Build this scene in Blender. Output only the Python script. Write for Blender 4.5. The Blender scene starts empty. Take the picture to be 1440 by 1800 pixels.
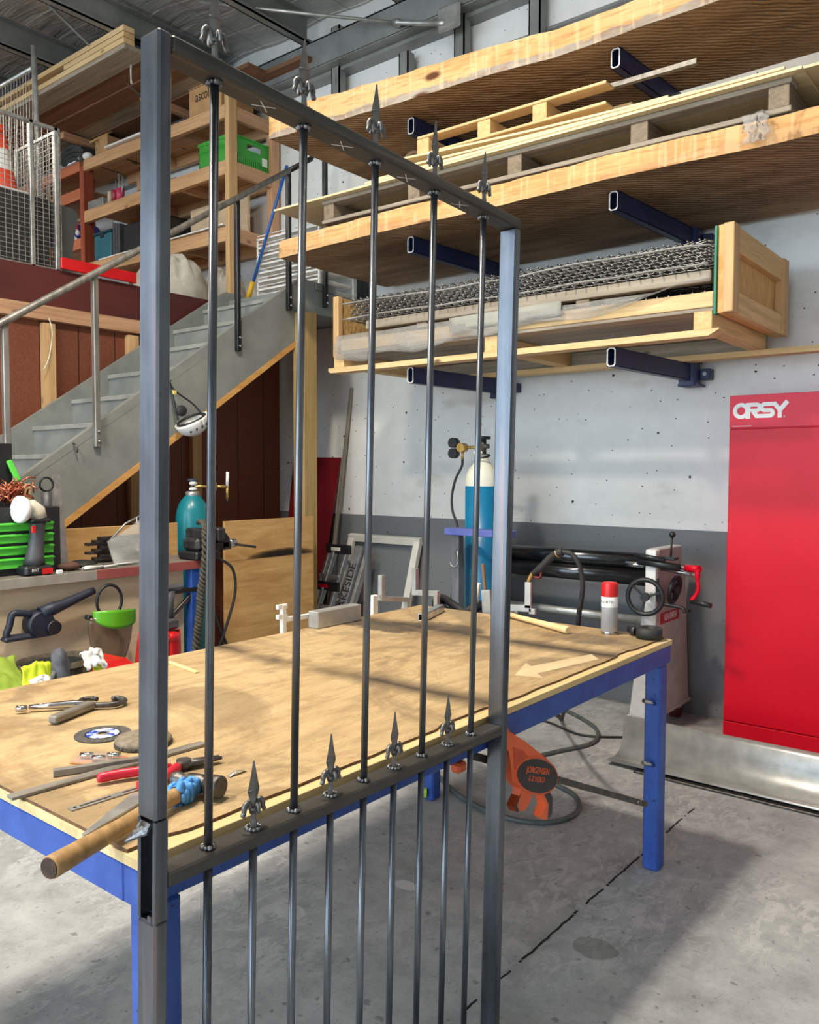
SKY = 4.7; LAMP = (135, 150, 80); EXPO = .38; SUN = 15.0; UPLIGHT = 60
import bpy, bmesh, math, random
from mathutils import Vector, Matrix, noise
PI = math.pi
rnd = random.Random(11)
SC = bpy.context.scene
COL = SC.collection
LOC = {}
V = Vector

def T3(x=0, y=0, z=0): return Matrix.Translation((x, y, z))
def RX(a): return Matrix.Rotation(a, 4, 'X')
def RY(a): return Matrix.Rotation(a, 4, 'Y')
def RZ(a): return Matrix.Rotation(a, 4, 'Z')
def along(p0, p1, up=(0, 0, 1)):
    """matrix whose Z axis runs from p0 to p1"""
    p0, p1 = V(p0), V(p1)
    z = (p1 - p0).normalized(); u = V(up)
    if abs(z.dot(u)) > .99: u = V((0, 1, 0))
    x = u.cross(z).normalized(); y = z.cross(x)
    return Matrix(((x.x, y.x, z.x, p0.x), (x.y, y.y, z.y, p0.y), (x.z, y.z, z.z, p0.z), (0, 0, 0, 1)))

class MB:
    def __init__(s): s.v = []; s.f = []; s.sm = []; s.mi = []; s.m = 0
    def add(s, vs, fs, smooth=False, M=None):
        o = len(s.v)
        s.v += [(M @ V(v)) if M is not None else V(v) for v in vs]
        for i, f in enumerate(fs):
            s.f.append([k + o for k in f]); s.sm.append(smooth[i] if isinstance(smooth, list) else smooth); s.mi.append(s.m)
        return s
    def box(s, lo, hi, c=0., M=None):
        lo, hi = V(lo), V(hi)
        for i in range(3):
            if lo[i] > hi[i]: lo[i], hi[i] = hi[i], lo[i]
        c = min(c, min(hi - lo) * .45)
        if c <= 0:
            vs = [(x, y, z) for z in (lo.z, hi.z) for y in (lo.y, hi.y) for x in (lo.x, hi.x)]
            fs = [(0, 2, 3, 1), (4, 5, 7, 6), (0, 1, 5, 4), (2, 6, 7, 3), (0, 4, 6, 2), (1, 3, 7, 5)]
            return s.add(vs, fs, False, M)
        vs = []; ix = {}
        for sx in (0, 1):
            for sy in (0, 1):
                for sz in (0, 1):
                    S = (sx, sy, sz)
                    for a in range(3):
                        p = [0, 0, 0]
                        for k in range(3):
                            e = hi[k] if S[k] else lo[k]
                            p[k] = e if k == a else e + (-c if S[k] else c)
                        ix[(S, a)] = len(vs); vs.append(p)
        fs = []
        def S_(a, va, b, vb, d, vd):
            q = [0, 0, 0]; q[a] = va; q[b] = vb; q[d] = vd; return tuple(q)
        for a in range(3):
            b, d = (a + 1) % 3, (a + 2) % 3
            for va in (0, 1):
                fs.append([ix[(S_(a, va, b, p, d, q), a)] for p, q in ((0, 0), (1, 0), (1, 1), (0, 1))])
        for a in range(3):
            b, d = (a + 1) % 3, (a + 2) % 3
            for vb in (0, 1):
                for vd in (0, 1):
                    s0, s1 = S_(a, 0, b, vb, d, vd), S_(a, 1, b, vb, d, vd)
                    fs.append([ix[(s0, b)], ix[(s1, b)], ix[(s1, d)], ix[(s0, d)]])
        for sx in (0, 1):
            for sy in (0, 1):
                for sz in (0, 1): fs.append([ix[((sx, sy, sz), a)] for a in range(3)])
        return s.add(vs, fs, False, M)
    def bar(s, p0, p1, w, h, c=0., up=(0, 0, 1)):
        """box from p0 to p1; w across, h along 'up'"""
        L = (V(p1) - V(p0)).length
        return s.box((-w / 2, -h / 2, 0), (w / 2, h / 2, L), c, along(p0, p1, up))
    def cyl(s, p0, p1, r0, r1=None, n=14, caps=True):
        r1 = r0 if r1 is None else r1
        return s.lathe([(0, 0), (r0, 0), (r1, (V(p1) - V(p0)).length), (0, (V(p1) - V(p0)).length)] if caps else [(r0, 0), (r1, (V(p1) - V(p0)).length)], n, along(p0, p1))
    def lathe(s, prof, n=20, M=None, sharp=35):
        vs = []; rows = []
        for r, z in prof:
            if r < 1e-6: rows.append([len(vs)]); vs.append((0, 0, z))
            else:
                rows.append(list(range(len(vs), len(vs) + n)))
                vs += [(r * math.cos(2 * PI * k / n), r * math.sin(2 * PI * k / n), z) for k in range(n)]
        fs = []; sm = []
        for i in range(len(rows) - 1):
            a, b = rows[i], rows[i + 1]
            flat = abs(prof[i + 1][1] - prof[i][1]) < 1e-6 or len(a) == 1 and len(b) == 1
            for k in range(n):
                k2 = (k + 1) % n
                f = [a[k % len(a)], a[k2 % len(a)], b[k2 % len(b)], b[k % len(b)]]
                g = []
                for q in f:
                    if q not in g: g.append(q)
                if len(g) > 2: fs.append(g); sm.append(not flat)
        return s.add(vs, fs, sm, M)
    def tube(s, pts, r, n=8, closed=False, caps=True, M=None):
        pts = [V(p) for p in pts]; m = len(pts); vs = []; fs = []; sm = []
        rr = r if isinstance(r, (list, tuple)) else [r] * m
        N = None
        for i, p in enumerate(pts):
            a = pts[i - 1] if (i > 0 or closed) else p
            b = pts[(i + 1) % m] if (i < m - 1 or closed) else p
            t = (b - a).normalized()
            if N is None:
                N = V((0, 0, 1)) if abs(t.z) < .9 else V((1, 0, 0))
            N = (N - t * N.dot(t)).normalized(); B = t.cross(N)
            vs += [p + (N * math.cos(2 * PI * k / n) + B * math.sin(2 * PI * k / n)) * rr[i] for k in range(n)]
        for i in range(m if closed else m - 1):
            j = (i + 1) % m
            for k in range(n):
                k2 = (k + 1) % n
                fs.append((i * n + k, i * n + k2, j * n + k2, j * n + k)); sm.append(True)
        if caps and not closed:
            fs += [tuple(range(n)), tuple(range((m - 1) * n, m * n))]; sm += [False, False]
        return s.add(vs, fs, sm, M)
    def prism(s, poly, d0, d1, M=None, smooth=False):
        n = len(poly)
        vs = [(x, y, d0) for x, y in poly] + [(x, y, d1) for x, y in poly]
        fs = [tuple(range(n)), tuple(range(n, 2 * n))] + [(i, (i + 1) % n, n + (i + 1) % n, n + i) for i in range(n)]
        return s.add(vs, fs, [False, False] + [smooth] * n, M)
    def grid(s, fn, nu, nv, smooth=True, M=None, th=0.):
        vs = [V(fn(i / nu, j / nv)) for j in range(nv + 1) for i in range(nu + 1)]
        fs = [(j * (nu + 1) + i, j * (nu + 1) + i + 1, (j + 1) * (nu + 1) + i + 1, (j + 1) * (nu + 1) + i) for j in range(nv) for i in range(nu)]
        sm = [smooth] * len(fs)
        if th:
            w = nu + 1; N = len(vs); nr = []
            for j in range(nv + 1):
                for i in range(nu + 1):
                    a = vs[j * w + min(i + 1, nu)] - vs[j * w + max(i - 1, 0)]; b = vs[min(j + 1, nv) * w + i] - vs[max(j - 1, 0) * w + i]
                    q = a.cross(b); nr.append(q.normalized() if q.length > 1e-9 else V((0, 0, 1)))
            vs = vs + [p - q * th for p, q in zip(vs, nr)]
            fs = fs + [tuple(k + N for k in f) for f in fs]; sm = sm * 2
            edge = [j for j in range(nu + 1)] + [j * w + nu for j in range(1, nv + 1)] + [nv * w + i for i in range(nu - 1, -1, -1)] + [j * w for j in range(nv - 1, 0, -1)]
            for k in range(len(edge)):
                a, b = edge[k], edge[(k + 1) % len(edge)]
                fs.append((a, b, b + N, a + N)); sm.append(False)
        return s.add(vs, fs, sm, M)
    def ball(s, c, r, n=12, sc=(1, 1, 1)):
        m = max(4, n // 2)
        return s.lathe([(r * math.sin(PI * i / m), -r * math.cos(PI * i / m)) for i in range(m + 1)], n, T3(*c) @ Matrix.Diagonal((*sc, 1)))
    def torus(s, M, R, r, n=28, k=8, a0=0., a1=2 * PI, rf=None):
        full = abs(a1 - a0) > 2 * PI - 1e-4
        m = n if full else n + 1
        pts = [(R * math.cos(a0 + (a1 - a0) * i / n), R * math.sin(a0 + (a1 - a0) * i / n), 0) for i in range(m)]
        return s.tube(pts, r, k, closed=full, M=M)
    def build(s, name, mt, parent=None, local=False):
        me = bpy.data.meshes.new(name)
        off = V((0, 0, 0))
        if parent is not None and not local: off = LOC[parent.name]
        me.from_pydata([v - off for v in s.v], [], s.f)
        me.polygons.foreach_set('use_smooth', s.sm); me.polygons.foreach_set('material_index', s.mi)
        bm = bmesh.new(); bm.from_mesh(me); bmesh.ops.recalc_face_normals(bm, faces=bm.faces); bm.to_mesh(me); bm.free()
        for m in (mt if isinstance(mt, (list, tuple)) else [mt]): me.materials.append(m)
        o = bpy.data.objects.new(name, me); COL.objects.link(o)
        if parent is not None: o.parent = parent
        LOC[o.name] = off
        return o

def tag(o, label, cat, group=None, kind=None):
    o['label'] = label; o['category'] = cat
    if group: o['group'] = group
    if kind: o['kind'] = kind
    return o
def struct(o, label=None):
    o['kind'] = 'structure'
    if label: o['label'] = label; o['category'] = 'structure'
    return o
def thing(name, label, cat, loc=(0, 0, 0), rz=0, group=None):
    o = bpy.data.objects.new(name, None); COL.objects.link(o)
    o.location = loc; o.rotation_euler = (0, 0, rz); o.empty_display_size = .05
    LOC[o.name] = V(loc)
    return tag(o, label, cat, group)
def dup(o, loc=None, label=None, rot=None, group=None, parent=None):
    def cp(q, par):
        c = q.copy(); COL.objects.link(c); c.parent = par
        LOC[c.name] = V((0, 0, 0))
        for ch in [k for k in COL.objects if k.parent == q]: cp(ch, c)
        return c
    c = cp(o, parent)
    if loc is not None: c.location = loc; LOC[c.name] = V(loc)
    if rot is not None: c.rotation_euler = rot
    if label: c['label'] = label
    if group: c['group'] = group
    return c
def lin(c):
    return tuple(((x / 255) / 12.92 if x / 255 <= .04045 else ((x / 255 + .055) / 1.055) ** 2.4) for x in c) + (1,)
def letters(s, size, M, extr=.0006, align='CENTER', bold=0., parent=None, name='lettering', mt=None, stretch=1.):
    cu = bpy.data.curves.new(name, 'FONT'); cu.body = s; cu.size = size; cu.extrude = extr; cu.offset = bold
    cu.align_x = align; cu.align_y = 'CENTER'; cu.resolution_u = 3
    o = bpy.data.objects.new('tmp', cu)
    me = bpy.data.meshes.new_from_object(o); bpy.data.objects.remove(o); bpy.data.curves.remove(cu)
    off = LOC[parent.name] if parent is not None else V((0, 0, 0))
    me.transform(T3(*(-off)) @ M @ Matrix.Diagonal((stretch, 1, 1, 1))); me.name = name
    me.materials.append(mt)
    o = bpy.data.objects.new(name, me); COL.objects.link(o); o.parent = parent
    return o
def smooth_path(pts, k=6):
    """Catmull-Rom through the points"""
    P = [V(p) for p in pts]; out = []
    for i in range(len(P) - 1):
        a, b, c, d = P[max(i - 1, 0)], P[i], P[i + 1], P[min(i + 2, len(P) - 1)]
        for j in range(k):
            t = j / k
            out.append(.5 * ((2 * b) + (c - a) * t + (2 * a - 5 * b + 4 * c - d) * t * t + (3 * b - a - 3 * c + d) * t ** 3))
    return out + [P[-1]]
# ------------------------------------------------------------------ materials
class NT:
    def __init__(s, name):
        m = bpy.data.materials.new(name); m.use_nodes = True; s.m = m; s.t = m.node_tree
        s.b = s.t.nodes['Principled BSDF']; s._tc = None
    def n(s, typ, **kw):
        q = s.t.nodes.new(typ)
        for k, v in kw.items():
            if hasattr(q, k): setattr(q, k, v)
            else: q.inputs[k.replace('_', ' ')].default_value = v
        return q
    def l(s, a, b): s.t.links.new(a, b)
    def co(s, scale=(1, 1, 1), rot=(0, 0, 0)):
        if s._tc is None: s._tc = s.n('ShaderNodeTexCoord')
        mp = s.n('ShaderNodeMapping'); s.l(s._tc.outputs['Object'], mp.inputs['Vector'])
        mp.inputs['Scale'].default_value = scale; mp.inputs['Rotation'].default_value = rot
        return mp.outputs[0]
    def noise(s, scale, vec=None, detail=5, rough=.6, dist=0.):
        q = s.n('ShaderNodeTexNoise'); q.inputs['Scale'].default_value = scale; q.inputs['Detail'].default_value = detail
        q.inputs['Roughness'].default_value = rough; q.inputs['Distortion'].default_value = dist
        s.l(vec if vec is not None else s.co(), q.inputs['Vector']); return q.outputs['Fac']
    def ramp(s, fac, stops):
        q = s.n('ShaderNodeValToRGB'); e = q.color_ramp.elements
        while len(e) < len(stops): e.new(.5)
        for i, (p, c) in enumerate(stops):
            e[i].position = p; e[i].color = c if len(c) == 4 else lin(c)
        s.l(fac, q.inputs[0]); return q.outputs[0]
    def mix(s, fac, a, b, mode='MIX'):
        q = s.n('ShaderNodeMix', data_type='RGBA', blend_type=mode)
        for x, i in ((fac, 0), (a, 6), (b, 7)):
            if hasattr(x, 'node'): s.l(x, q.inputs[i])
            else: q.inputs[i].default_value = x if i == 0 else (x if len(x) == 4 else lin(x))
        return q.outputs[2]
    def math(s, op, a, b=0.):
        q = s.n('ShaderNodeMath', operation=op)
        for i, x in enumerate((a, b)):
            if hasattr(x, 'node'): s.l(x, q.inputs[i])
            else: q.inputs[i].default_value = x
        return q.outputs[0]
    def col(s, c):
        if hasattr(c, 'node'): s.l(c, s.b.inputs['Base Color'])
        else: s.b.inputs['Base Color'].default_value = c if len(c) == 4 else lin(c)
    def bump(s, fac, dist=.002, strength=.5):
        q = s.n('ShaderNodeBump'); q.inputs['Distance'].default_value = dist; q.inputs['Strength'].default_value = strength
        s.l(fac, q.inputs['Height']); s.l(q.outputs[0], s.b.inputs['Normal'])
    def set(s, rough=.5, metal=0., spec=.5, **kw):
        if hasattr(rough, 'node'): s.l(rough, s.b.inputs['Roughness'])
        else: s.b.inputs['Roughness'].default_value = rough
        s.b.inputs['Metallic'].default_value = metal; s.b.inputs['Specular IOR Level'].default_value = spec
        for k, v in kw.items(): s.b.inputs[k.replace('_', ' ')].default_value = v
        return s.m
    def sep(s, vec, ax):
        q = s.n('ShaderNodeSeparateXYZ'); s.l(vec, q.inputs[0]); return q.outputs[ax]

def M_(name, c1, c2=None, scale=6, st=(1, 1, 1), rough=.5, metal=0., spec=.5, bump=0., lo=.35, hi=.65, detail=5, fleck=None, **kw):
    t = NT(name)
    if c2 is None: t.col(c1)
    else:
        f = t.noise(scale, t.co(st), detail)
        c = t.ramp(f, [(lo, c1), (hi, c2)])
        if fleck:
            c = t.mix(t.ramp(t.noise(fleck[1], None, 3, .5), [(fleck[2], (0, 0, 0)), (fleck[2] + .03, (255, 255, 255))]), c, fleck[0])
        t.col(c)
        if bump: t.bump(f, bump)
    return t.set(rough, metal, spec, **kw)
def wood(name, c1, c2, axis='X', scale=9, rough=.65, knots=True, dark=None, grain=14., bump=.001, fine=.35):
    """timber with its grain along one axis"""
    t = NT(name); k = {'X': 0, 'Y': 1, 'Z': 2}[axis]
    st = [1., 1., 1.]; st[k] = 1. / grain
    a = t.noise(scale * 2.2, t.co(st), 6, .65, .6)
    c = t.ramp(a, [(.3, c1), (.72, c2)])
    st2 = [1., 1., 1.]; st2[k] = 1. / 30
    b = t.noise(60, t.co(st2), 2, .5)
    c = t.mix(t.math('MULTIPLY', t.ramp(b, [(.45, (0, 0, 0)), (.8, (255, 255, 255))]), fine), c, dark or tuple(x * .6 for x in c1))
    if knots:
        st3 = [1., 1., 1.]; st3[k] = .45
        v = t.n('ShaderNodeTexVoronoi'); v.inputs['Scale'].default_value = scale * .55; t.l(t.co(st3), v.inputs['Vector'])
        c = t.mix(t.ramp(v.outputs['Distance'], [(.03, (255, 255, 255)), (.1, (0, 0, 0))]), c, dark or tuple(x * .5 for x in c1))
    t.col(c); t.bump(b, bump)
    return t.set(rough, spec=.3)

def floor_mat():
    t = NT('concrete_floor')
    a = t.noise(1.1, None, 7, .62, .3); b = t.noise(7, None, 8, .7); e = t.noise(70, None, 3, .6)
    c = t.ramp(a, [(.3, (136, 138, 139)), (.52, (158, 160, 160)), (.7, (176, 177, 176))])
    c = t.mix(.35, c, t.ramp(b, [(.32, (118, 119, 118)), (.5, (170, 171, 170)), (.7, (208, 209, 207))]))
    # worn pale patches where the surface has been scraped
    patch = t.math('MULTIPLY', t.ramp(t.noise(.9, t.co((1, 1, 1)), 2), [(.44, (0, 0, 0)), (.58, (255, 255, 255))]), t.ramp(t.noise(13, t.co((1, .55, 1)), 6, .75, 1.5), [(.51, (0, 0, 0)), (.55, (255, 255, 255))]))
    c = t.mix(t.math('MULTIPLY', patch, .55), c, (196, 197, 196))
    c = t.mix(t.math('MULTIPLY', t.ramp(t.noise(26, None, 3, .5), [(.66, (0, 0, 0)), (.7, (255, 255, 255))]), .55), c, (92, 92, 92))
    for rz, th, cc in ((.5, .68, (100, 101, 103)), (-.7, .70, (206, 207, 206)), (1.3, .69, (88, 88, 88))):
        c = t.mix(t.math('MULTIPLY', t.ramp(t.noise(7, t.co((9, .9, 1), (0, 0, rz)), 4, .7, .6), [(th, (0, 0, 0)), (th + .03, (255, 255, 255))]), .55), c, cc)
    c = t.mix(t.math('MULTIPLY', t.ramp(e, [(.3, (255, 255, 255)), (.42, (0, 0, 0))]), .3), c, (95, 95, 96))
    # saw-cut joint
    o = t.co(); x = t.sep(o, 0); y = t.sep(o, 1)
    w = t.math('MULTIPLY', t.math('SUBTRACT', t.noise(14, None, 3), .5), .02)
    d = t.math('ABSOLUTE', t.math('ADD', t.math('ADD', x, 1.316), w))
    br = t.math('GREATER_THAN', t.noise(9, t.co((.01, 1, 1)), 3), .44)
    j = t.math('MULTIPLY', t.math('MULTIPLY', t.math('LESS_THAN', d, .0045), br), t.math('LESS_THAN', y, 3.75))
    c = t.mix(j, c, (38, 38, 38))
    # oval oil stain and a long scratch
    def oval(cx, cy, rx, ry):
        dx = t.math('DIVIDE', t.math('SUBTRACT', x, cx), rx); dy = t.math('DIVIDE', t.math('SUBTRACT', y, cy), ry)
        return t.math('ADD', t.math('ADD', t.math('MULTIPLY', dx, dx), t.math('MULTIPLY', dy, dy)), t.math('MULTIPLY', t.math('SUBTRACT', t.noise(12, None, 2), .5), .9))
    c = t.mix(t.math('MULTIPLY', t.math('LESS_THAN', oval(-1.165, 2.42, .075, .06), 1), .45), c, (92, 94, 88))
    c = t.mix(t.math('MULTIPLY', t.math('LESS_THAN', oval(-2.1, 1.95, .06, .045), 1), .5), c, (196, 197, 196))
    c = t.mix(t.math('MULTIPLY', t.math('LESS_THAN', oval(-1.9, 2.35, .05, .03), 1), .7), c, (206, 207, 206))
    t.col(c); t.bump(t.math('ADD', b, t.math('MULTIPLY', j, -3.)), .0015, .35)
    return t.set(.72, spec=.22)
def backwall_mat():
    t = NT('painted_tilt_panel'); o = t.co(); z = t.sep(o, 2)
    a = t.noise(.8, None, 5); f = t.noise(9, None, 4)
    up = t.mix(t.math('MULTIPLY', t.ramp(a, [(.42, (0, 0, 0)), (.62, (255, 255, 255))]), .35), (228, 228, 225), (202, 201, 195))
    up = t.mix(.15, up, t.ramp(f, [(.3, (184, 184, 180)), (.7, (236, 236, 233))]))
    dn = t.mix(t.math('MULTIPLY', a, .3), (118, 121, 123), (98, 101, 103))
    hi = t.math('GREATER_THAN', z, 1.178)
    c = t.mix(hi, dn, up)
    v = t.n('ShaderNodeTexVoronoi', voronoi_dimensions='2D'); v.inputs['Scale'].default_value = 1.7; t.l(t.co((1, 1, 1), (PI / 2, 0, 0)), v.inputs['Vector'])
    v2 = t.n('ShaderNodeTexVoronoi', voronoi_dimensions='2D'); v2.inputs['Scale'].default_value = 7; t.l(t.co((1, 1, 1.2), (PI / 2, .4, 0)), v2.inputs['Vector'])
    c = t.mix(t.math('LESS_THAN', t.math('ADD', v.outputs['Distance'], t.math('MULTIPLY', t.noise(40, None, 2), .03)), .03), c, (62, 60, 58))
    c = t.mix(t.math('MULTIPLY', t.math('LESS_THAN', v2.outputs['Distance'], .035), t.math('GREATER_THAN', f, .5)), c, (84, 80, 76))
    c = t.mix(t.math('MULTIPLY', t.ramp(t.noise(1.4, t.co((1, 1, 2.2)), 3), [(.62, (0, 0, 0)), (.8, (255, 255, 255))]), .45), c, (120, 110, 84))
    t.col(c); t.bump(f, .001, .2)
    return t.set(.6, spec=.3)
def tabletop_mat():
    t = NT('scuffed_plywood_top')
    a = t.noise(2.2, t.co((1, .3, 1)), 6, .65, .8); b = t.noise(26, t.co((1, .22, 1)), 5, .7); s2 = t.noise(1.5, None, 6, .7, 1.2)
    c = t.ramp(a, [(.28, (140, 114, 80)), (.5, (184, 158, 117)), (.72, (206, 183, 141))])
    c = t.mix(.4, c, t.ramp(b, [(.3, (118, 93, 63)), (.52, (186, 158, 115)), (.75, (214, 189, 147))]))
    st = t.math('MULTIPLY', t.ramp(s2, [(.5, (0, 0, 0)), (.575, (255, 255, 255))]), .42)
    c = t.mix(st, c, (96, 80, 62))
    c = t.mix(t.math('MULTIPLY', t.ramp(t.noise(3.6, t.co((1, .6, 1)), 6, .75, 1.), [(.52, (0, 0, 0)), (.6, (255, 255, 255))]), .38), c, (140, 106, 68))
    # burnt streak across the sheet and dark scratches
    o = t.co(); x = t.sep(o, 0); y = t.sep(o, 1)
    w = t.math('MULTIPLY', t.math('SUBTRACT', t.noise(2.2, None, 4), .5), .09)
    d = t.math('MINIMUM', t.math('ABSOLUTE', t.math('ADD', t.math('SUBTRACT', y, -.037), w)), t.math('ABSOLUTE', t.math('ADD', t.math('SUBTRACT', y, .73), w)))
    c = t.mix(t.math('MULTIPLY', t.ramp(d, [(.0, (255, 255, 255)), (.09, (0, 0, 0))]), t.math('MULTIPLY', t.ramp(t.noise(3, None, 3), [(.34, (0, 0, 0)), (.56, (255, 255, 255))]), .95)), c, (52, 44, 38))
    def blot(cx, cy, rx, ry, k, colr=(44, 42, 42)):
        dx = t.math('DIVIDE', t.math('SUBTRACT', x, cx), rx); dy = t.math('DIVIDE', t.math('SUBTRACT', y, cy), ry)
        r2 = t.math('ADD', t.math('ADD', t.math('MULTIPLY', dx, dx), t.math('MULTIPLY', dy, dy)), t.math('MULTIPLY', t.math('SUBTRACT', t.noise(9, None, 4, .7), .5), 2.2))
        return t.mix(t.math('MULTIPLY', t.ramp(r2, [(.45, (255, 255, 255)), (1., (0, 0, 0))]), k), c, colr)
    c = blot(-.42, .64, .26, .09, .8); c = blot(-.2, .8, .22, .1, .7); c = blot(.35, .95, .22, .1, .5, (88, 76, 64)); c = blot(.46, .5, .1, .12, .45, (92, 78, 64)); c = blot(-.3, -.6, .3, .12, .3, (120, 92, 60))
    sc = t.math('MULTIPLY', t.ramp(t.noise(5, t.co((6, .6, 1), (0, 0, .7)), 6, .8, 2.), [(.58, (0, 0, 0)), (.64, (255, 255, 255))]), .5)
    c = t.mix(sc, c, (104, 80, 56))
    c = t.mix(t.math('MULTIPLY', t.ramp(t.noise(95, None, 2), [(.7, (0, 0, 0)), (.73, (255, 255, 255))]), .6), c, (60, 48, 38))
    t.col(c); t.bump(b, .0008, .4)
    return t.set(.55, spec=.3)
def steel_mat(name, c1, c2, rough=.38, metal=.75, axis=2, scale=38):
    t = NT(name); st = [1., 1., 1.]; st[axis] = .03
    a = t.noise(scale, t.co(st), 4, .6); b = t.noise(5, t.co([1 if i != axis else .5 for i in range(3)]), 5, .65)
    c = t.mix(.55, t.ramp(a, [(.3, c1), (.7, c2)]), t.ramp(b, [(.3, c1), (.7, c2)]))
    c = t.mix(t.math('MULTIPLY', t.ramp(a, [(.6, (0, 0, 0)), (.7, (255, 255, 255))]), .4), c, (150, 118, 104))
    t.col(c)
    return t.set(t.math('ADD', t.math('MULTIPLY', b, .3), rough - .15), metal, .5)
def sawn_mat(name='rough_sawn_underside'):
    t = NT(name)
    a = t.noise(5, t.co((.14, 1, 1)), 6, .65, .5)
    w = t.n('ShaderNodeTexWave', wave_type='BANDS'); t.l(t.co((1, 1, 1), (0, 0, .95)), w.inputs['Vector'])
    w.inputs['Scale'].default_value = 10; w.inputs['Distortion'].default_value = 5; w.inputs['Detail'].default_value = 3; w.inputs['Detail Scale'].default_value = .8
    c = t.ramp(a, [(.3, (104, 80, 58)), (.5, (150, 120, 90)), (.7, (178, 148, 114))])
    k = t.math('MULTIPLY', t.ramp(w.outputs['Fac'], [(.0, (255, 255, 255)), (.45, (0, 0, 0))]), t.math('MULTIPLY', t.ramp(t.noise(1.3, None, 3), [(.36, (0, 0, 0)), (.52, (255, 255, 255))]), .85))
    c = t.mix(k, c, (72, 50, 34))
    t.col(c); t.bump(w.outputs['Fac'], .006, .8)
    return t.set(.8, spec=.2)
def slabface_mat(nm, grey):
    t = NT(nm); z = t.sep(t.co(), 2)
    a = t.noise(4, t.co((.3, 1, 1)), 6, .6, .8); b = t.noise(3, t.co((.6, 1, 2)), 5, .7)
    c = t.ramp(a, [(.3, (188, 136, 84)), (.5, (214, 166, 110)), (.72, (228, 188, 138))])
    g = t.ramp(t.math('ADD', t.math('MULTIPLY', z, -9.), t.math('MULTIPLY', b, 1.3)), [(.34, (0, 0, 0)), (.4, (255, 255, 255))])
    c = t.mix(t.math('MULTIPLY', g, grey), c, t.ramp(t.noise(18, t.co((.2, 1, 1)), 4), [(.3, (128, 120, 110)), (.7, (176, 170, 160))]))
    c = t.mix(t.math('MULTIPLY', t.ramp(t.noise(1.6, None, 5, .7, 1.), [(.63, (0, 0, 0)), (.68, (255, 255, 255))]), .6), c, (112, 72, 40))
    fg = t.noise(60, t.co((.06, 1, 1)), 4, .7); sw = t.noise(26, t.co((1, 1, .08), (0, .35, 0)), 3, .6)
    c = t.mix(t.math('MULTIPLY', t.ramp(fg, [(.5, (0, 0, 0)), (.66, (255, 255, 255))]), .5), c, (150, 98, 54)); c = t.mix(t.math('MULTIPLY', t.ramp(sw, [(.54, (0, 0, 0)), (.62, (255, 255, 255))]), .22), c, (246, 222, 180))
    v = t.n('ShaderNodeTexVoronoi'); v.inputs['Scale'].default_value = 1.7; t.l(t.co((1, .2, 2.4)), v.inputs['Vector'])
    c = t.mix(t.ramp(v.outputs['Distance'], [(.07, (255, 255, 255)), (.13, (0, 0, 0))]), c, (92, 58, 36))
    t.col(c); t.bump(t.math('ADD', fg, a), .004, .5)
    return t.set(.75, spec=.2)
def foil_mat():
    t = NT('silver_roof_foil')
    a = t.noise(2.2, t.co((1, 3, 1)), 5, .6, .6)
    o = t.co(); yy = t.math('ADD', t.sep(o, 1), t.math('MULTIPLY', t.math('SUBTRACT', t.noise(1.2, None, 4), .5), .16)); xx = t.sep(o, 0)
    c = t.ramp(a, [(.3, (160, 158, 154)), (.7, (206, 204, 200))])
    c = t.mix(t.math('LESS_THAN', t.math('FRACT', t.math('MULTIPLY', yy, 3.3)), .045), c, (242, 241, 238))
    c = t.mix(t.math('MULTIPLY', t.math('LESS_THAN', t.math('FRACT', t.math('MULTIPLY', xx, 2.9)), .035), .6), c, (96, 94, 90))
    t.col(c); t.bump(t.noise(3, t.co((.6, 4, 1)), 6, .6, .8), .05, .6)
    return t.set(.4, .35, .5)
def hardboard_mat():
    t = NT('brown_hardboard'); y = t.sep(t.co(), 1)
    f = t.noise(70, None, 4, .6); b = t.noise(1.2, None, 3)
    c = t.mix(.5, t.ramp(f, [(.35, (108, 60, 42)), (.7, (140, 86, 64))]), t.ramp(b, [(.35, (124, 66, 40)), (.65, (108, 64, 50))]))
    g = t.math('LESS_THAN', t.math('FRACT', t.math('MULTIPLY', y, 3.4)), .03)
    c = t.mix(g, c, (60, 34, 22))
    v = t.n('ShaderNodeTexVoronoi'); v.inputs['Scale'].default_value = 7; t.l(t.co((1, 1, .8)), v.inputs['Vector'])
    c = t.mix(t.math('MULTIPLY', t.math('LESS_THAN', v.outputs['Distance'], .07), t.math('GREATER_THAN', b, .58)), c, (196, 170, 146))
    t.col(c); return t.set(.55, spec=.35)

m_floor = floor_mat(); m_wall = backwall_mat(); m_top = tabletop_mat(); m_foil = foil_mat(); m_hard = hardboard_mat()
m_sawn = sawn_mat(); m_slabface = slabface_mat('sawn_slab_edge', .12); m_slabgrey = slabface_mat('weathered_slab_edge', .9)
m_slabend = wood('slab_end_grain', (150, 140, 128), (186, 176, 160), 'Z', 12, .8)
m_gate = steel_mat('mill_scale_steel', (66, 69, 74), (126, 130, 137), .32, .92)
m_gatey = steel_mat('mill_scale_rail', (58, 57, 55), (96, 94, 89), .46, .65, 1)
m_rod = M_('bright_round_bar', (80, 84, 90), (124, 128, 134), 30, (1, 1, .1), .3, .85)
m_cast = M_('cast_steel_finial', (98, 96, 94), (132, 130, 128), 40, rough=.4, metal=.8)
m_weld = M_('weld_bead', (60, 60, 62), (150, 150, 152), 120, rough=.35, metal=.8, bump=.003)
m_blue = M_('blue_enamel', (38, 72, 150), (50, 88, 168), 9, rough=.42, fleck=((24, 36, 80), 55, .68))
m_navy = M_('navy_powdercoat', (30, 38, 74), (38, 47, 88), 8, rough=.42)
m_bareend = M_('bare_tube_end', (206, 204, 198), (232, 230, 226), 20, rough=.4, metal=.2)
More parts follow.
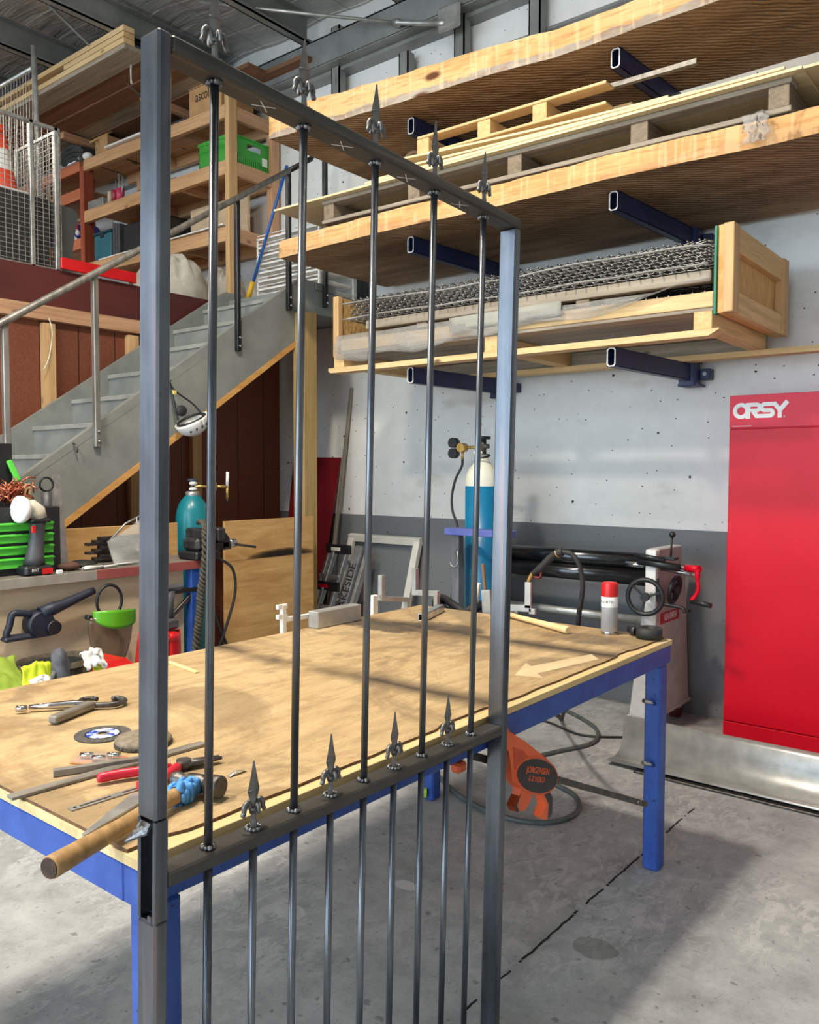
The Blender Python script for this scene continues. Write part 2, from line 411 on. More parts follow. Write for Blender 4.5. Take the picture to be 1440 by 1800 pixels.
m_dark = M_('hollow_shade', (14, 14, 15), rough=.8)  # near-black colour painted in for the shade inside hollows
m_black = M_('black_plastic', (24, 25, 27), (36, 37, 40), 20, rough=.42)
m_rubber = M_('black_rubber', (28, 28, 28), (44, 44, 44), 30, rough=.65)
m_red = M_('red_enamel', (206, 10, 36), (214, 14, 40), 3, rough=.34, spec=.22)
m_redhead = M_('red_header', (218, 44, 66), (224, 48, 70), 3, rough=.4, spec=.25)
m_redpl = M_('red_plastic', (196, 22, 26), (214, 30, 34), 9, rough=.35)
m_white = M_('white_paint', (228, 227, 222), (240, 239, 235), 9, rough=.45)
m_pinex = wood('pine_x', (206, 170, 118), (234, 204, 154), 'X')
m_piney = wood('pine_y', (206, 168, 112), (232, 200, 146), 'Y')
m_pinez = wood('pine_z', (192, 152, 104), (222, 184, 134), 'Z')
m_oldx = wood('weathered_board_x', (128, 116, 100), (176, 164, 146), 'X', dark=(70, 60, 50))
m_oldy = wood('weathered_board_y', (112, 98, 80), (150, 134, 112), 'Y', dark=(60, 50, 40))
m_ply = wood('plywood_sheet', (184, 138, 82), (224, 182, 122), 'Y', 5, knots=True, dark=(112, 66, 34), grain=5, fine=.15)
m_plypale = wood('pale_plywood', (196, 172, 140), (222, 200, 168), 'Y', 4, dark=(150, 116, 84), grain=8, fine=.12)
m_sheetx = wood('ply_edge_x', (210, 190, 146), (234, 216, 176), 'X', 14, knots=False, fine=.2)
m_sheetface = M_('ply_sheet_face', (176, 164, 124), (196, 182, 140), 4, (1, .2, 1), .6)
m_redwood_x = wood('red_pine_x', (192, 148, 104), (222, 180, 134), 'X', dark=(120, 66, 40))
m_redwood_y = wood('red_pine_y', (178, 134, 100), (206, 164, 128), 'Y', dark=(104, 60, 40))
m_redwood_z = wood('red_pine_z', (186, 140, 104), (214, 170, 132), 'Z', dark=(120, 70, 44))
m_stained_z = wood('stained_post_z', (146, 68, 46), (172, 90, 62), 'Z', dark=(80, 34, 24))
m_brownplank = wood('brown_plank_x', (104, 72, 52), (138, 98, 72), 'X', dark=(58, 36, 24))
m_osb = M_('strand_board', (168, 120, 64), (226, 190, 124), 30, (.5, 2., 1), .7, lo=.3, hi=.7, bump=.003, detail=3)
m_stair = M_('grey_stair_paint', (122, 126, 122), (138, 141, 136), 5, rough=.5)
m_stair_worn = M_('worn_tread', (136, 138, 132), (158, 158, 150), 7, rough=.6)
m_tubegrey = M_('grey_steel_tube', (120, 118, 112), (158, 154, 146), 30, (1, 1, .1), .4, .6)
m_darktube = M_('dark_steel_tube', (40, 41, 43), (60, 61, 63), 30, (1, 1, .1), .4, .6)
m_beam = M_('oxide_beam', (74, 30, 28), (94, 40, 36), 3, (1, .3, 1), .5)
m_galv = M_('galvanised_steel', (150, 150, 146), (186, 186, 182), 14, rough=.38, metal=.6)
m_purlin = M_('grey_purlin', (122, 124, 122), (146, 148, 145), 3, rough=.45, metal=.3)
m_alu = M_('brushed_aluminium', (176, 178, 180), (208, 210, 211), 22, (.06, 1, 1), .32, .85)
m_alud = M_('dull_aluminium', (166, 166, 162), (196, 196, 192), 9, rough=.42, metal=.6)
m_chrome = M_('chrome', (190, 190, 192), rough=.16, metal=1.)
m_flat = M_('mill_flat_steel', (112, 107, 98), (148, 142, 132), 30, (1, .15, 1), .5, .35)
m_iron = M_('forged_iron', (66, 64, 62), (104, 100, 96), 30, rough=.42, metal=.75)
m_brass = M_('brass', (196, 158, 84), (224, 190, 116), 20, rough=.3, metal=.8)
m_teal = M_('teal_enamel', (24, 118, 130), (30, 128, 138), 5, rough=.3)
m_teal2 = M_('blue_green_enamel', (16, 108, 150), (24, 118, 158), 5, rough=.34)
m_cream = M_('cream_enamel', (214, 214, 196), (226, 226, 210), 6, rough=.35)
m_orange = M_('orange_plastic', (226, 92, 44), (236, 104, 54), 12, rough=.42)
m_green = M_('green_crate_plastic', (50, 148, 48), (60, 160, 56), 9, rough=.42)
m_lime = M_('lime_paint', (82, 196, 62), (92, 206, 70), 8, rough=.3)
m_hammerwood = wood('hickory_handle', (150, 116, 72), (190, 154, 106), 'X', 20, .5, knots=False)
m_card = M_('cardboard', (176, 134, 88), (194, 152, 104), 6, rough=.8)
m_cloth = M_('dust_sheet_cloth', (176, 170, 156), (206, 201, 188), 6, rough=.9)
m_bluetarp = M_('blue_tarp', (34, 52, 132), (52, 74, 168), 8, rough=.45)
m_mesh = M_('mesh_wire', (150, 148, 142), (190, 188, 182), 30, rough=.4, metal=.6)
# ------------------------------------------------------------------ the setting
W = 5.2; FY_ = -5.4
struct(MB().box((-12, FY_, -.15), (5, W + .2, 0)).build('floor', m_floor), 'grey scuffed concrete workshop floor')
struct(MB().box((-12, W, 0), (5, W + .2, 6.2)).build('wall_back', m_wall), 'pale painted concrete wall with dark grey lower band')
m_side = M_('side_wall_paint', (196, 196, 190), (210, 210, 205), 3, rough=.6)
struct(MB().box((5, FY_, 0), (5.2, W, 6.2)).build('wall_right', m_side), 'plain pale side wall')
struct(MB().box((-12.2, FY_, 0), (-12, W, 6.2)).build('wall_left', m_side), 'plain pale far wall')
b = MB(); DX0, DX1, DH, FY = -11.6, 1.6, 4.7, -5.2
b.box((-12, FY - .2, 0), (DX0, FY, 6.2)); b.box((DX1, FY - .2, 0), (5, FY, 6.2)); b.box((DX0, FY - .2, DH), (DX1, FY, 6.2))
struct(b.build('wall_front', m_side), 'front wall around the open roller door')
# apron outside the door
struct(MB().box((-14, -13, -.15), (7, FY_, -.01)).build('floor_apron', M_('apron_concrete', (120, 120, 119), rough=.8)), 'concrete apron outside')
# foil-lined roof: sheets sagging between purlins
b = MB()
def roof(u, v):
    x = -12 + 17 * u; y = FY_ + 10.7 * v
    return (x, y, 5.36 + .035 * math.sin(PI * ((x + 5.6) / .98)) ** 2 - .02 * math.sin(y * 14) * .3)
b.grid(roof, 150, 60, True); b.box((-12.2, FY_, 5.6), (5.2, 5.4, 5.7))
struct(b.build('ceiling', m_foil), 'silver foil roof insulation')
# purlins run from the back wall, C section
def purlin(x, i):
    q = MB(); zb, zt = 5.1, 5.34
    q.box((x - .04, -5.1, zb), (x + .04, 5.02, zb + .012)); q.box((x - .04, -5.1, zb), (x - .028, 5.02, zt)); q.box((x - .04, -5.1, zt - .012), (x + .04, 5.02, zt))
    q.box((x + .028, -5.1, zb), (x + .04, 5.02, zb + .03))
    struct(q.build('trim_%d' % i, m_purlin), 'grey steel roof purlin')
for i, x in enumerate((-9.3, -8.2, -7.15, -6.2, -5.12, -4.1, -3.1, -2.1, -1.1)): purlin(x, i + 1)
q = MB(); q.box((-12, 4.98, 4.88), (5, 4.995, 5.1)); q.box((-12, 4.98, 4.87), (5, 5.1, 4.885)); q.box((-12, 4.98, 5.09), (5, 5.1, 5.105)); q.box((-12, 5.08, 4.84), (5, 5.2, 4.9))
struct(q.build('trim_10', m_purlin), 'grey steel eaves beam along the back wall')
q = MB(); q.box((-12, 5.15, 4.58), (5, 5.199, 4.6))
struct(q.build('trim_11', m_purlin), 'thin joint trim high on the back wall')
# grey uprights standing against the wall head
for i, (x, z0, z1) in enumerate(((-4.86, 4.2, 5.2), (-3.61, 4.0, 5.3), (-4.135, 4.2, 4.77), (-2.98, 4.0, 5.3))):
    q = MB(); q.box((x - .045, 5.06, z0), (x + .045, 5.07, z1)); q.box((x - .045, 5.06, z0), (x - .035, 5.14, z1)); q.box((x + .035, 5.06, z0), (x + .045, 5.14, z1)); q.box((x - .045, 5.13, z0), (x + .045, 5.199, z0 + .1))
    struct(q.build('trim_%d' % (12 + i), m_purlin), 'grey steel channel upright fixed high on the back wall')
# mezzanine: beam, deck, hardboard-lined wall below with studs
XM = -5.65
struct(MB().box((XM - .12, -3, 2.7), (XM, 5.2, 2.96)).build('trim_16', m_beam), 'dark red oxide mezzanine edge beam')
struct(MB().box((-12, -3, 2.86), (XM - .12, 5.2, 2.965)).build('floor_mezzanine', wood('deck', (120, 96, 70), (150, 124, 92), 'X')), 'timber mezzanine deck')
struct(MB().box((XM - .12, -3, 0), (XM - .06, 5.2, 2.7)).build('wall_mezzanine', m_hard), 'brown hardboard wall under the mezzanine')
q = MB()
for y in (.2, 1.35, 2.05, 2.95, 3.62, 4.2): q.box((XM - .06, y, 0), (XM - .005, y + .085, 2.58))
struct(q.build('trim_17', m_pinez), 'pine studs against the brown wall')
struct(MB().box((XM - .06, -3, 2.6), (XM - .001, 5.2, 2.7)).build('trim_18', m_redwood_y), 'pine top plate under the beam')
struct(MB().box((-4.72, 4.44, 0), (-4.6, 4.58, 2.76), .004).build('trim_19', wood('post_z', (160, 132, 82), (196, 166, 112), 'Z', 6)), 'square pine post under the stair landing')

# ------------------------------------------------------------------ staircase
st = thing('staircase', 'grey painted stair with closed stringers climbing to the mezzanine', 'stairs', (-5.15, .9, 0))
XN, XF = -4.7, -5.6
sl = (2.592 - 1.232) / (4.512 - 2.527)
def zb(y): return 1.232 + sl * (y - 2.527)
def stringer(x0, x1, zt, st_):
    y0 = 2.527 - 1.232 / sl
    poly = [(y0, 0), (y0, .0), (4.53, zb(4.53)), (4.53, 2.72), (4.66, 2.72), (4.66, 3.03), (2.814 + (3.03 - zt) / st_, 3.03), (y0 - .62, zt - (2.814 - y0 + .62) * st_), (y0 - .62, 0)]
    M = Matrix(((0, 0, 1, 0), (1, 0, 0, 0), (0, 1, 0, 0), (0, 0, 0, 1)))
    return MB().prism(poly[1:], x0, x1, M)
stringer(XN - .045, XN, 1.862, .69).build('stringer', m_stair, st)
stringer(XF, XF + .045, 1.92, .672).build('stringer', m_stair, st)
for j in range(-8, 7):
    z = 1.645 + .2 * j; y = 2.814 + .2857 * j
    MB().box((XF + .045, y - .2857 - .012, z - .03), (XN - .045, y, z), .003).build('tread', m_stair_worn, st)
    MB().box((XF + .045, y, max(.002, z - .02)), (XN - .045, y + .02, min(z + .17, 2.94))).build('riser', m_stair, st)
q = MB(); M = Matrix(((0, 0, 1, 0), (1, 0, 0, 0), (0, 1, 0, 0), (0, 0, 0, 1)))
y0 = 2.527 - 1.232 / sl
q.prism([(y0 + .1, zb(y0 + .1) - .05), (4.5, zb(4.5) - .05), (4.5, zb(4.5) - .002), (y0 + .1, zb(y0 + .1) - .002)], XF + .1, XN + .004, M)
q.build('soffit', wood('ply_soffit', (196, 140, 74), (224, 172, 104), 'Y', 6, knots=False), st)
# landing
q = MB(); q.box((XF + .045, 4.5, 2.78), (XN - .045, 5.19, 2.96)); q.box((XN - .045, 4.661, 2.78), (XN, 5.19, 2.962), .003); q.box((XF - .01, 4.5, 2.78), (XF - .001, 5.19, 2.96))
q.build('landing', m_stair, st)
MB().box((XN - .09, 4.665, 2.963), (XN, 4.9, 3.03), .01).build('landing_kerb', m_stair, st)
# handrail
hr = MB()
def hz(y): return 2.363 + (3.909 - 2.363) / (4.53 - 2.191) * (y - 2.191)
hr.tube([(-4.66, y, hz(y)) for y in (.75, 2.19, 3.4, 4.35)], .021, 8)
h = hr.build('handrail', m_tubegrey, st)
hr2 = MB().tube([(-4.66, 4.35, hz(4.35)), (-4.66, 4.58, hz(4.58)), (-4.66, 4.68, 4.12), (-4.66, 4.70, 4.24), (-4.66, 5.19, 4.25)], .02, 8)
hr2.build('handrail', m_darktube, st)
for y, z0, mt in ((1.1, .85, m_tubegrey), (2.215, 1.45, m_tubegrey), (2.765, 1.69, m_tubegrey), (3.87, 2.40, m_darktube), (4.362, 2.76, m_darktube), (4.752, 2.84, m_darktube)):
    z1 = hz(y) - .01 if y < 4.5 else 4.24
    p = MB().box((-4.697, y - .018, z0), (-4.662, y + .018, z1), .004).build('baluster', mt, st)
    for dz in (.035, .095): MB().ball((-4.658, y + .004, z0 + dz), .011, 8).build('bolt', m_chrome, p)
# ------------------------------------------------------------------ the gate, leaning on the table edge
gate = thing('steel_gate', 'tall unpainted steel gate frame with round bars clamped to the table edge', 'gate', (-1.15, 1.3, 0))
GY0, GY1, GD, GW = .756, 1.852, .05, .026
def gz(s, t): return t + s * ((.880 + (t - .893) * (1.312 / 1.322)) - t)
def gx(s, t): return (1 - s) * (-1.13 + .0295 * (t - .893)) + s * (-1.15 + .0209 * (t - .893))
def gp(y, t, d):
    s = (y - GY0) / (GY1 - GY0)
    return V((gx(s, t) - d, y, gz(s, t)))
def gbox(q, y0, y1, t0, t1, d0=0., d1=GD, c=.004):
    """a box of the gate's own frame: y along it, t up it, d into it"""
    lo = V((min(d0, d1), y0, t0)); hi = V((max(d0, d1), y1, t1))
    tmp = MB().box(lo, hi, c)
    return q.add([gp(v.y, v.z, v.x) for v in tmp.v], tmp.f, False)
TOP = 2.215
# hinge side post, whole; lock side post with the rectangular hole cut for the lock
q = MB(); gbox(q, GY1 - GW, GY1, .0, TOP - GW); q.build('post', m_gate, gate)
q = MB()
H0, H1 = .815, .985
gbox(q, GY0, GY0 + GW, .0, H0); gbox(q, GY0, GY0 + GW, H1, TOP)
gbox(q, GY0, GY0 + GW, H0, H1, 0, .009, .002); gbox(q, GY0, GY0 + GW, H0, H1, GD - .008, GD, .002)
gbox(q, GY0 + GW - .003, GY0 + GW, H0, H1, .009, GD - .008, 0)
gbox(q, GY0 - .001, GY0 + .004, H0 - .0, H0 + .012, .009, .02, .001)
lp = q.build('post', m_gate, gate)
lp['label'] = 'lock side post with a cut-out slot'
q = MB(); q.add([gp(GY0 - .002, H1 - .002, .01), gp(GY0 - .002, H1 - .002, .036), gp(GY0 - .03, H1 - .03, .04), gp(GY0 - .008, H1 - .016, .012), gp(GY0 + .003, H1 - .004, .01), gp(GY0 + .003, H1 - .004, .036), gp(GY0 - .027, H1 - .034, .041), gp(GY0 - .005, H1 - .02, .013)],
      [(0, 1, 2, 3), (4, 7, 6, 5), (0, 4, 5, 1), (1, 5, 6, 2), (2, 6, 7, 3), (3, 7, 4, 0)])
q.build('bent_tongue', m_weld, lp)
q = MB(); gbox(q, GY0 + GW, GY1, TOP - GW, TOP); q.build('top_rail', m_gatey, gate)
MID = .893
q = MB(); gbox(q, GY0 + GW, GY1 - GW, MID - GW, MID); q.build('middle_rail', m_gatey, gate)
q = MB(); gbox(q, GY0 + GW, GY1 - GW, .012, .012 + GW); q.build('bottom_rail', m_gatey, gate)
# chalk crosses on the underside of the top rail
for y in (.99, 1.195, 1.4, 1.605):
    q = MB()
    for a in (-1, 1): q.bar(gp(y - .018, TOP - GW - .0006, GD / 2 - a * .012), gp(y + .018, TOP - GW - .0006, GD / 2 + a * .012), .0014, .0006)
    q.build('chalk_cross', m_white, gate)
def rod_y(k): return .882 + .1035 * k
RR = .0076
def bead(q, y, t, up, r=.011):
    for k in range(9):
        a = 2 * PI * k / 9
        p = gp(y + .010 * math.sin(a), t + up * .003, GD / 2 + .010 * math.cos(a)); q.ball(p, .0042 + .001 * (k % 3), 6)
for k in range(9):
    y = rod_y(k)
    if k % 2 == 0:
        q = MB().cyl(gp(y, MID, GD / 2), gp(y, TOP - GW, GD / 2), RR, n=14)
        r = q.build('bar', m_rod, gate)
        q = MB(); bead(q, y, MID, 1); q.build('weld', m_weld, r); q = MB(); bead(q, y, TOP - GW, -1); q.build('weld', m_weld, r)
    q = MB().cyl(gp(y, .035, GD / 2), gp(y, MID - GW, GD / 2), RR, n=14)
    q.build('bar', m_rod, gate)
# spear finials with curled leaves, one mesh shared by all
def finial_mesh():
    q = MB()
    prof = [(.0, .0085, .0085), (.012, .0075, .0075), (.02, .0062, .006), (.03, .0068, .0062), (.036, .0075, .006), (.047, .008, .0058), (.058, .0095, .0058), (.071, .0138, .006), (.074, .014, .0058), (.09, .0098, .0048), (.108, .0056, .0036), (.124, .0028, .0024), (.128, .0016, .0016)]
    vs = []; n = 8
    for z, w, d in prof:
        f = .62 if .05 < z else .8
        vs += [(d, 0, z), (d * f * .8, w * .45, z), (0, w, z), (-d * f * .8, w * .45, z), (-d, 0, z), (-d * f * .8, -w * .45, z), (0, -w, z), (d * f * .8, -w * .45, z)]
    fs = [tuple(range(n)), tuple(range((len(prof) - 1) * n, len(prof) * n))]
    for i in range(len(prof) - 1):
        fs += [(i * n + k, i * n + (k + 1) % n, (i + 1) * n + (k + 1) % n, (i + 1) * n + k) for k in range(n)]
    q.add(vs, fs, False)
    q.lathe([(0, .034), (.0085, .034), (.0095, .038), (.0085, .042), (0, .042)], 12)
    q.ball((0, 0, .0745), .0062, 8, (1, 2.2, .5))
    for s in (-1, 1):
        q.tube(smooth_path([(0, s * .004, .03), (0, s * .008, .046), (0, s * .0145, .0525), (0, s * .021, .047), (0, s * .0225, .036), (0, s * .0265, .029)], 4), [.0036] + [.0044] * 8 + [.0052] * 6 + [.0046] * 5 + [.003], 8)
        q.tube(smooth_path([(s * .003, 0, .03), (s * .006, 0, .045), (s * .011, 0, .05), (s * .0145, 0, .042), (s * .014, 0, .033)], 3), [.0036] * 4 + [.004] * 6 + [.0036] * 2 + [.0025], 7)
    return q
fin0 = None
def put_finial(y, t):
    global fin0
    p = gp(y, t, GD / 2); loc = p - LOC[gate.name]
    if fin0 is None:
        fin0 = finial_mesh().build('finial', m_cast, gate, True); o = fin0
        q = MB()
        for k in range(11): q.ball((.0125 * math.cos(k * .571), .0125 * math.sin(k * .571), .002), .0045, 6)
        w = q.build('weld', m_weld, fin0, True)
    else:
        o = fin0.copy(); COL.objects.link(o); o.parent = gate
        c = fin0.children[0].copy(); COL.objects.link(c); c.parent = o
    o.location = loc; o.rotation_euler = (0, .025, 0)
for k in range(0, 9, 2): put_finial(rod_y(k), TOP)
for k in range(1, 9, 2): put_finial(rod_y(k), MID)
# one-handed bar clamp that holds the gate to the table
cl = thing('bar_clamp', 'orange and black trigger bar clamp holding the gate post beside the table', 'clamp', (-1.19, 2.0, .52))
MB().bar(V((-1.213, 1.70, .834)), V((-1.205, 2.92, .307)), .021, .007, .001, (1, 0, 0)).build('clamp_bar', m_iron, cl)
MB().cyl((-1.2015, 2.83, .346), (-1.2, 2.83, .346), .005, n=10).build('stop_pin', m_chrome, cl)
M = Matrix(((0, 0, 1, -1.183), (1, 0, 0, 0), (0, 1, 0, 0), (0, 0, 0, 1)))
head = [(1.872, .862), (1.886, .868), (1.897, .848), (1.94, .823), (1.985, .797), (2.045, .756), (2.105, .716), (2.158, .672), (2.163, .632), (2.135, .608), (2.05, .624), (1.95, .684), (1.915, .708), (1.908, .75), (1.895, .795), (1.872, .812)]
head = [(y - .012, z) for y, z in head]
MB().prism(head, -.016, .016, M).build('clamp_head', m_orange, cl)
MB().prism([(1.905, .80), (1.96, .775), (2.0, .735), (1.95, .715), (1.915, .735)], .0155, .0175, M).build('recess_shade', M_('orange_recess_shade', (186, 66, 30), (200, 78, 38), 12, rough=.5), cl)  # raised patch in darker orange, painting in the shade of a recess
def ell(k): return [(2.036 + (.12 * k * math.cos(a) * .925 + .046 * (k + .06 * (k > 1)) * math.sin(a) * .38), .682 + (.046 * (k + .06 * (k > 1)) * math.sin(a) * .925 - .12 * k * math.cos(a) * .38)) for a in [2 * PI * j / 32 for j in range(32)]]
MB().prism(ell(1.0), -.022, .022, M, True).build('clamp_body', m_black, cl)
MB().prism(ell(1.07), -.019, .019, M, True).build('clamp_surround', m_orange, cl)
MB().prism([(1.962, .69), (2.02, .664), (2.014, .622), (1.982, .6), (1.936, .608), (1.921, .628), (1.948, .65)], -.013, .013, M).build('handle', m_orange, cl)
MB().prism([(1.948, .65), (1.921, .628), (1.936, .608), (1.945, .607), (1.934, .628), (1.956, .655)], -.0137, .0137, M).build('handle_grip', m_black, cl)
MB().prism([(2.05, .648), (2.104, .63), (2.136, .585), (2.134, .541), (2.112, .53), (2.09, .534), (2.098, .578), (2.076, .615)], -.013, .013, M).build('trigger', m_black, cl)
MB().prism([(2.05, .648), (2.072, .64), (2.088, .605), (2.11, .575), (2.106, .531), (2.09, .534), (2.07, .551), (2.092, .578), (2.072, .612)], -.0137, .0137, M).build('trigger_insert', m_orange, cl)
MT = T3(-1.1605, 2.03, .69) @ RX(-.34) @ Matrix(((0, 0, 1, 0), (1, 0, 0, 0), (0, 1, 0, 0), (0, 0, 0, 1)))
letters('JORGENSEN', .025, MT @ T3(0, .009, 0), parent=cl, mt=m_orange)
letters('E-Z HOLD', .021, MT @ T3(0, -.015, 0), parent=cl, mt=m_orange)
MB().box((-1.228, 1.695, .775), (-1.198, 1.735, .802), .006).build('fixed_jaw', m_orange, cl)
# ------------------------------------------------------------------ welding table
tb = thing('welding_table', 'long workbench with scuffed plywood top on a blue steel frame', 'table', (-1.825, 1.957, 0))
X0, X1, Y0, Y1, ZT = -2.452, -1.204, .776, 3.142, .9
q = MB()
n = 60; fr = []
for i in range(n + 1):
    y = Y0 + .004 + (Y1 - Y0 - .008) * i / n
    fr.append((X1 - .03 + .006 * noise.noise(V((y * 9, 1, 0))) - (.012 if .15 < noise.noise(V((y * 3.1, 4, 0))) else 0), y))
poly = [(X0, Y0 + .004)] + fr + [(X0, Y1 - .004)]
q.prism(poly, ZT - .006, ZT)
q.mi = [0, 0] + [1] * (len(q.f) - 2)
q.build('top_sheet', [m_top, M_('torn_sheet_edge', (84, 58, 38), (120, 88, 60), 40, rough=.8)], tb)
MB().box((X0, Y0, ZT - .026), (X1, Y1, ZT - .0065), .001).build('plywood_base', wood('ply_base', (206, 176, 122), (232, 208, 158), 'Y', 5, dark=(130, 98, 62)), tb)
FZ0, FZ1 = .805, ZT - .0265
q = MB(); q.box((X1 - .05, Y0, FZ0), (X1, Y1 - .012, FZ1), .004); q.build('frame_rail', m_blue, tb)
q = MB(); q.box((X0, Y0, FZ0), (X0 + .05, Y1 - .012, FZ1), .004); q.build('frame_rail', m_blue, tb)
for y in (Y0, 1.3, 1.93, 2.55, Y1 - .062): MB().box((X0 + .05, y, FZ0), (X1 - .05, y + .05, FZ1), .003).build('cross_rail', m_blue, tb)
for x, y in ((X1 - .066, Y0 + .02), (X1 - .066, 3.036), (-2.36, Y0 + .02), (-2.36, 3.036)):
    lg = MB().box((x, y, 0), (x + .065, y + .066, FZ0), .007).build('leg', m_blue, tb)
    if x > -2 and y > 2:
        for z in (.655, .415):
            MB().cyl((x + .045, y + .01, z), (x + .018, y - .05, z + .022), .0085, n=10).build('peg', m_chrome, lg)
MB().cyl((-2.33, 3.02, .02), (-2.33, 3.02, .06), .012, n=10).build('leg_mark', M_('lime_marker', (196, 240, 60), rough=.5), tb)
AR = [(-1.369, 2.242), (-1.43, 2.414), (-1.39, 2.38), (-1.317, 2.676), (-1.262, 2.618), (-1.324, 2.308), (-1.281, 2.268)]
MB().prism(AR, ZT + .0002, ZT + .0006).build('arrow_mark', M_('clean_arrow', (196, 172, 132), (214, 192, 152), 12, (1, .3, 1), .6), tb)
# ------------------------------------------------------------------ cantilever racks on the wall
def rack(xa, xp, label):
    r = thing('wall_rack', label, 'rack', (xp, 5.1, 2.05))
    u = MB().box((xp - .05, 5.03, 2.07), (xp + .05, 5.13, 3.82), .006).build('upright', m_navy, r)
    for z in (2.105, 2.92, 3.652):
        # open RHS arm with a pale bare end
        q = MB(); x0, x1, h, t = xa - .025, xa + .025, .1, .005
        y1, y0 = 5.04, 4.12; dx = xp - xa
        M = Matrix(((1, dx / (y1 - y0) * 1., 0, -dx / (y1 - y0) * y0), (0, 1, 0, 0), (0, 0, 1, 0), (0, 0, 0, 1)))
        for lo, hi in (((x0, z), (x0 + t, z + h)), ((x1 - t, z), (x1, z + h)), ((x0, z), (x1, z + t)), ((x0, z + h - t), (x1, z + h))):
            q.box((lo[0], y0 + .001, lo[1]), (hi[0], y1, hi[1]), 0, M)
        q.box((x0 + t, y0 + .25, z + t), (x1 - t, y0 + .255, z + h - t), 0, M)
        a = q.build('arm', m_navy, r)
        q = MB(); r0 = .011
        out = [(x0 + r0, z), (x1 - r0, z), (x1, z + r0), (x1, z + h - r0), (x1 - r0, z + h), (x0 + r0, z + h), (x0, z + h - r0), (x0, z + r0)]
        inn = [(xa + (px - xa) * (1 - .006 / .025), z + h / 2 + (pz - z - h / 2) * (1 - .006 / .05)) for px, pz in out]
        vs = [(x, y0 - .001, zz) for x, zz in out] + [(x, y0 - .001, zz) for x, zz in inn] + [(x, y0 + .006, zz) for x, zz in out] + [(x, y0 + .006, zz) for x, zz in inn]
        fs = []
        for k in range(8):
            k2 = (k + 1) % 8
            fs += [(k, k2, 8 + k2, 8 + k), (k, 16 + k, 16 + k2, k2), (8 + k, 8 + k2, 24 + k2, 24 + k), (16 + k, 24 + k, 24 + k2, 16 + k2)]
        q.add(vs, fs); q.build('bare_end', m_bareend, a)
        q = MB().box((xp + .05, 5.12, z + .01), (xp + .11, 5.198, z + .075), .003)
        lg = q.build('wall_lug', m_navy, r)
        MB().cyl((xp + .082, 5.12, z + .042), (xp + .082, 5.108, z + .042), .014, n=6).build('bolt', m_chrome, lg)
        MB().box((xp - .06, 5.045, z - .03), (xp + .06, 5.199, z - .018)).build('foot_plate', m_navy, r)
    return r
rack(-1.938, -1.87, 'navy steel cantilever rack upright whose lowest arm end sits beside the red cabinet')
rack(-3.305, -3.25, 'navy steel cantilever rack upright whose arms end behind the gate bars')
# ------------------------------------------------------------------ live-edge slabs
def slab(name, label, x0, x1, yf, yb, z, th, seed, amp, grp, face):
    q = MB(); n = 90; rows = []
    for i in range(n + 1):
        u = i / n; x = x0 + (x1 - x0) * u
        w = amp * noise.noise(V((x * 1.3, seed, 0))) + amp * .35 * noise.noise(V((x * 5, seed, 2)))
        wb = .05 * noise.noise(V((x * .9, seed + 9, 0)))
        t = th(u) if callable(th) else th; f = yf(u) if callable(yf) else yf
        rag = .008 * noise.noise(V((x * 7, seed, 7)))
        rows.append([(x, f + w + .004, z + rag * .3), (x, f + w + .0, z + .03), (x, f + w * .9 + .002, z + t * .6), (x, f + w * .9 + .006, z + t + rag), (x, yb + wb, z + t), (x, yb + wb, z)])
    vs = [p for r in rows for p in r]; m = 6
    for i in range(n):
        for k in range(m):
            q.m = 0 if k in (0, 1, 2) else 1
            a, b = i * m + k, i * m + (k + 1) % m
            q.add([vs[a], vs[b], vs[b + m], vs[a + m]], [(0, 1, 2, 3)], k == 1)
    q.m = 2
    for i in (0, n): q.add(vs[i * m:(i + 1) * m], [tuple(range(m))])
    # weld so that the solid is closed
    o = q.build(name, [face, m_sawn, m_slabend])
    bm = bmesh.new(); bm.from_mesh(o.data); bmesh.ops.remove_doubles(bm, verts=bm.verts, dist=1e-5); bmesh.ops.recalc_face_normals(bm, faces=bm.faces)
    c = V(((x0 + x1) / 2, yf(0) if callable(yf) else yf, z)); bm.transform(T3(*-c)); bm.to_mesh(o.data); bm.free(); o.location = c
    return tag(o, label, 'timber', grp)
slab('timber_slab', 'long thick sawn timber slab on the middle rack arms, knot and split in its lit edge', -4.36, .35, lambda u: 3.955 - .02 * math.sin(u * 5), 5.1, 3.0215, .118, 3.3, .03, 'sawn slabs on the rack', m_slabface)
slab('timber_slab', 'topmost long sawn timber slab near the roof with grey lower edge', -4.26, .2, lambda u: 3.80 + .21 * min(1, u * 2.2) - .08 * max(0, u - .6), 4.82, 3.756, lambda u: .18 - .075 * u, 8.1, .025, 'sawn slabs on the rack', m_slabgrey)
# ------------------------------------------------------------------ red cabinet
cb = thing('tool_cabinet', 'tall red steel cabinet standing against the wall', 'cabinet', (-1.1, 5.0, 0))
CX0, CX1, CY = -1.553, -.53, 4.863
MB().box((CX0, CY + .012, .0), (CX1, W - .003, 1.98), .003).build('body', m_red, cb)
MB().box((CX0, CY, 1.797), (CX1, CY + .013, 1.982), .002).build('header_panel', m_redhead, cb)
d = MB().box((CX0 + .001, CY, .102), (CX1 - .48, CY + .012, 1.792), .004).build('door', m_red, cb)
MB().box((CX1 - .476, CY, .102), (CX1 - .001, CY + .012, 1.792), .004).build('door', m_red, cb)
MB().box((CX0, CY, .0), (CX1, CY + .012, .097), .003).build('plinth', m_red, cb)
